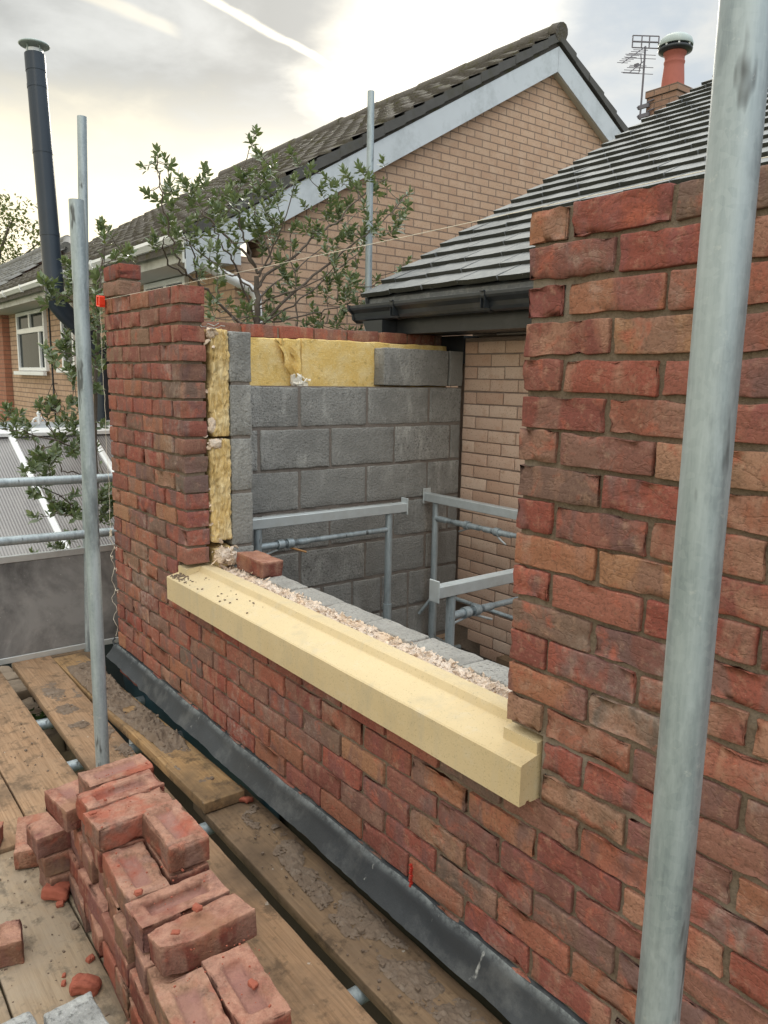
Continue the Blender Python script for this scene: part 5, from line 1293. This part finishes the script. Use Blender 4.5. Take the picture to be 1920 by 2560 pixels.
    g([q(1300,2150),q(1160,2120),q(850,1820),q(720,1680),q(620,1620),q(500,1400),q(440,1180),q(370,950),q(330,700),q(310,420)], .014, .004, .30)
    g([q(720,1680),q(690,1550),q(695,1380),q(560,1230)], .009, .004, .3); g([q(620,1620),q(430,1500),q(360,1340),q(380,1220)], .008, .004, .42)
    g([q(1350,1600),q(1190,1350),q(1000,1180),q(800,980),q(700,840),q(690,700)], .013, .004, -.3)
    g([q(1330,2130),q(1240,1850),q(1140,1550),q(1080,1430),q(940,1240),q(880,1100)], .012, .004, .25)
    g([q(1340,1800),q(1180,1680),q(1000,1570),q(750,1390),q(600,1230)], .010, .004, -.35)
    g([q(1340,1580),q(1270,1380),q(1190,1180),q(1130,950),q(1130,760),q(1180,560),q(1250,380),q(1320,130)], .011, .0025, .1)
    g([q(1350,1600),q(1500,1460),q(1430,1240),q(1340,1020),q(1300,800)], .010, .004, -.25); g([q(1370,1640),q(1480,1400),q(1550,1260),s2(200,860),s2(330,420)], .010, .004, .25)
    g([(648,812),s2(0,1900),s2(270,1600),s2(600,1340),s2(900,1100),s2(1100,940),s2(1290,790),s2(1500,560)], .015, .004, .35)
    g([(643,720),s2(20,1400),s2(300,1230),s2(500,1020),s2(740,850),s2(930,660),s2(1080,520),s2(1280,400)], .014, .004, .05)
    g([(645,770),s2(20,1650),s2(300,1560),s2(530,1480),s2(700,1350)], .010, .004, .4); g([(647,800),s2(100,1880),s2(400,1830),s2(650,1760),s2(860,1710),s2(1000,1680)], .010, .004, .2)
    g([(645,745),s2(30,1540),s2(270,1380),s2(520,1180),s2(760,1000)], .009, .004, -.4); g([s2(340,1960),s2(330,1500),s2(290,1200),s2(270,950)], .007, .003, -.2)
    g([(650,815),s2(300,1700),s2(600,1480),s2(900,1230),s2(1040,1120)], .009, .004, -.2); g([s2(860,1710),s2(1060,1580),s2(1200,1430)], .006, .003, .15)
    t = thing('evergreen_shrub', (b0.x,b0.y,-3.0), 'large glossy leaved evergreen shrub spreading in front of the gable and bargeboard', 'shrub')
    br, lf = grow(G_, tips, 5, .04, (.044,.066), (9,14), .7)
    build('branches', br, M['bark'], parent=t); build('foliage', lf, M['leaf'], parent=t)
def bush2():
    random.seed(33)
    c = lambda x, y: (x/4.81, 960+y/4.81); w = lambda x, y: (x/5.027, 560+y/5.027); XB = -4.0
    T = [c(*a) for a in [(60,270),(60,400),(180,400),(30,480),(250,440),(340,470),(160,570),(300,580),(440,240),(480,200),(590,160),(640,180),(700,450),(650,580),(860,190),(920,200),(900,380),(830,280),(820,510),(880,540),(910,460),(740,640),(430,800),(370,830),(520,850),(340,900),(450,940),(560,870),(640,800),(700,840),(810,790),(900,830),(690,770),(620,960),(640,1060),(530,1070),(580,1310),(400,1320),(370,1300),(780,1470),(850,1380),(920,1300),(720,1470),(860,1540),(950,1560),(700,1920),(740,1950),(380,2010),(900,1780),(590,1930),(1180,50),(1260,470),(1250,1290),(1300,1240),(1340,1380),(1260,1400),(1230,1560),(1320,1590),(1340,1210),(1280,1500),(1170,720),(1290,1330),(1230,1340)]]
    T += [w(*a) for a in [(560,690),(600,720),(680,700),(620,830),(690,870),(770,910),(870,460),(860,570),(900,720),(880,800),(860,630),(1190,620),(1220,700),(1180,820),(1230,860),(1160,1240),(1220,1280),(1200,1180),(1180,1420),(1260,1480),(1230,1560),(830,1340),(850,1410),(560,1520),(600,1560),(760,1540),(870,1610),(670,1610),(660,1680),(950,1500),(960,1640),(1240,1700),(880,1860),(920,1900),(1200,1850),(1280,1750),(1230,560),(1200,760),(1260,940),(1190,1000),(1240,1100)]]
    T += [(260,585),(272,568),(285,634),(302,626),(318,632),(322,615),(255,566)]
    pt = lambda uv, x=XB: at(uv[0], uv[1], 'x', x)
    tips = [pt(a, max(-4.5, min(-3.55, random.gauss(XB, .22)))) for a in T]
    tips += [p+Vector((random.gauss(0,.05), random.gauss(0,.05), random.gauss(-.02,.05))) for p in tips if random.random() < .5]
    b0 = pt((238,1420)); G_ = [([Vector((b0.x,b0.y,-3.0)), b0, pt((240,1250)), pt((238,1050)), pt((243,850)), pt((247,700)), pt((258,620))], .028, .006)]
    def g(lst, ra, rb, dx): G_.append(([pt(a, XB+dx*i/(len(lst)-1)) for i, a in enumerate(lst)], ra, rb))
    g([(240,1160),c(960,770),c(720,700),c(400,620),c(270,560),c(20,550)], .009, .003, .3); g([(240,1290),c(960,1500),c(600,1280),c(420,1240)], .008, .003, .2)
    g([(238,1330),c(960,1590),c(540,1380),c(400,1270)], .007, .003, -.2); g([(240,1200),c(900,1080),c(740,1040),c(690,900),c(640,800)], .007, .003, .1); g([c(720,700),c(500,800),c(430,860)], .006, .003, .1)
    g([(242,1000),w(1000,1650),w(700,1600)], .006, .003, .2); g([(243,900),w(1000,1500),w(850,1400)], .006, .003, .2); g([(245,820),w(1000,1000),w(700,850)], .006, .003, .1); g([c(680,690),c(560,480),c(480,330)], .005, .003, .1)
    g([(252,660),(285,650),(300,632)], .005, .003, .1); g([(252,650),(262,600),(268,575)], .004, .002, .1)
    t = thing('evergreen_shrub', (b0.x,b0.y,-3.0), 'slender evergreen shrub with sprays of leaves around the left poles and over the ribbed roof', 'shrub')
    br, lf = grow(G_, tips, 8, .03, (.048,.072), (8,13), .9); build('branches', br, M['bark'], parent=t); build('foliage', lf, M['leaf'], parent=t)
bush(); bush2()
def basket_leaves():
    mb = MB(); c = HB
    for _ in range(40):
        a = random.random()*6.28; d = Vector((math.cos(a), math.sin(a), random.uniform(.3,1.8))); leaf(mb, Vector((c.x+.06*math.cos(a), c.y+.06*math.sin(a), c.z+.02)), d, Vector((0,0,1)), random.uniform(.08,.14), .05, (random.random(), random.random(), 0))
    p = [o for o in bpy.data.objects if o.name == 'hanging_basket'][0]; build('leaves', mb, M['leaf'], parent=p)
basket_leaves()
def far_tree():
    random.seed(5); c = Vector((-33.6, 5.6, 4.6)); t = thing('broadleaf_tree', (c.x,c.y,-3.0), 'distant sunlit tree with sky showing through its leaves behind the pantiled roof', 'tree')
    tr = MB(); tr.tube([(c.x,c.y,-3.0),(c.x+.1,c.y,0),(c.x,c.y+.1,2.4),(c.x+.1,c.y,4.5)], [.35,.27,.2,.07], 10)
    lf = MB()
    for i in range(330):
        v = Vector([random.gauss(0,1) for _ in range(3)]).normalized()*random.random()**.42; p = c+Vector((v.x*3.4, v.y*3.5, v.z*2.75+.25*math.sin(v.y*6)))
        if i % 7 == 0: tr.tube([c+Vector((0,0,-1.8)), c.lerp(p,.5)+Vector((0,0,-.3)), p], [.09,.05,.015], 5)
        for k in range(24):
            o = Vector([random.gauss(0,.20) for _ in range(3)]); d = Vector([random.gauss(0,1) for _ in range(3)]); LL = random.uniform(.10,.20)
            leaf(lf, p+o, d, Vector((0,0,1)), LL, LL*.6, (random.random(), random.random(), 0))
    build('trunk', tr, M['bark'], parent=t); build('crown', lf, M['treeleaf'], parent=t)
far_tree()

for o in bpy.data.objects:
    if '_w' in o: del o['_w']
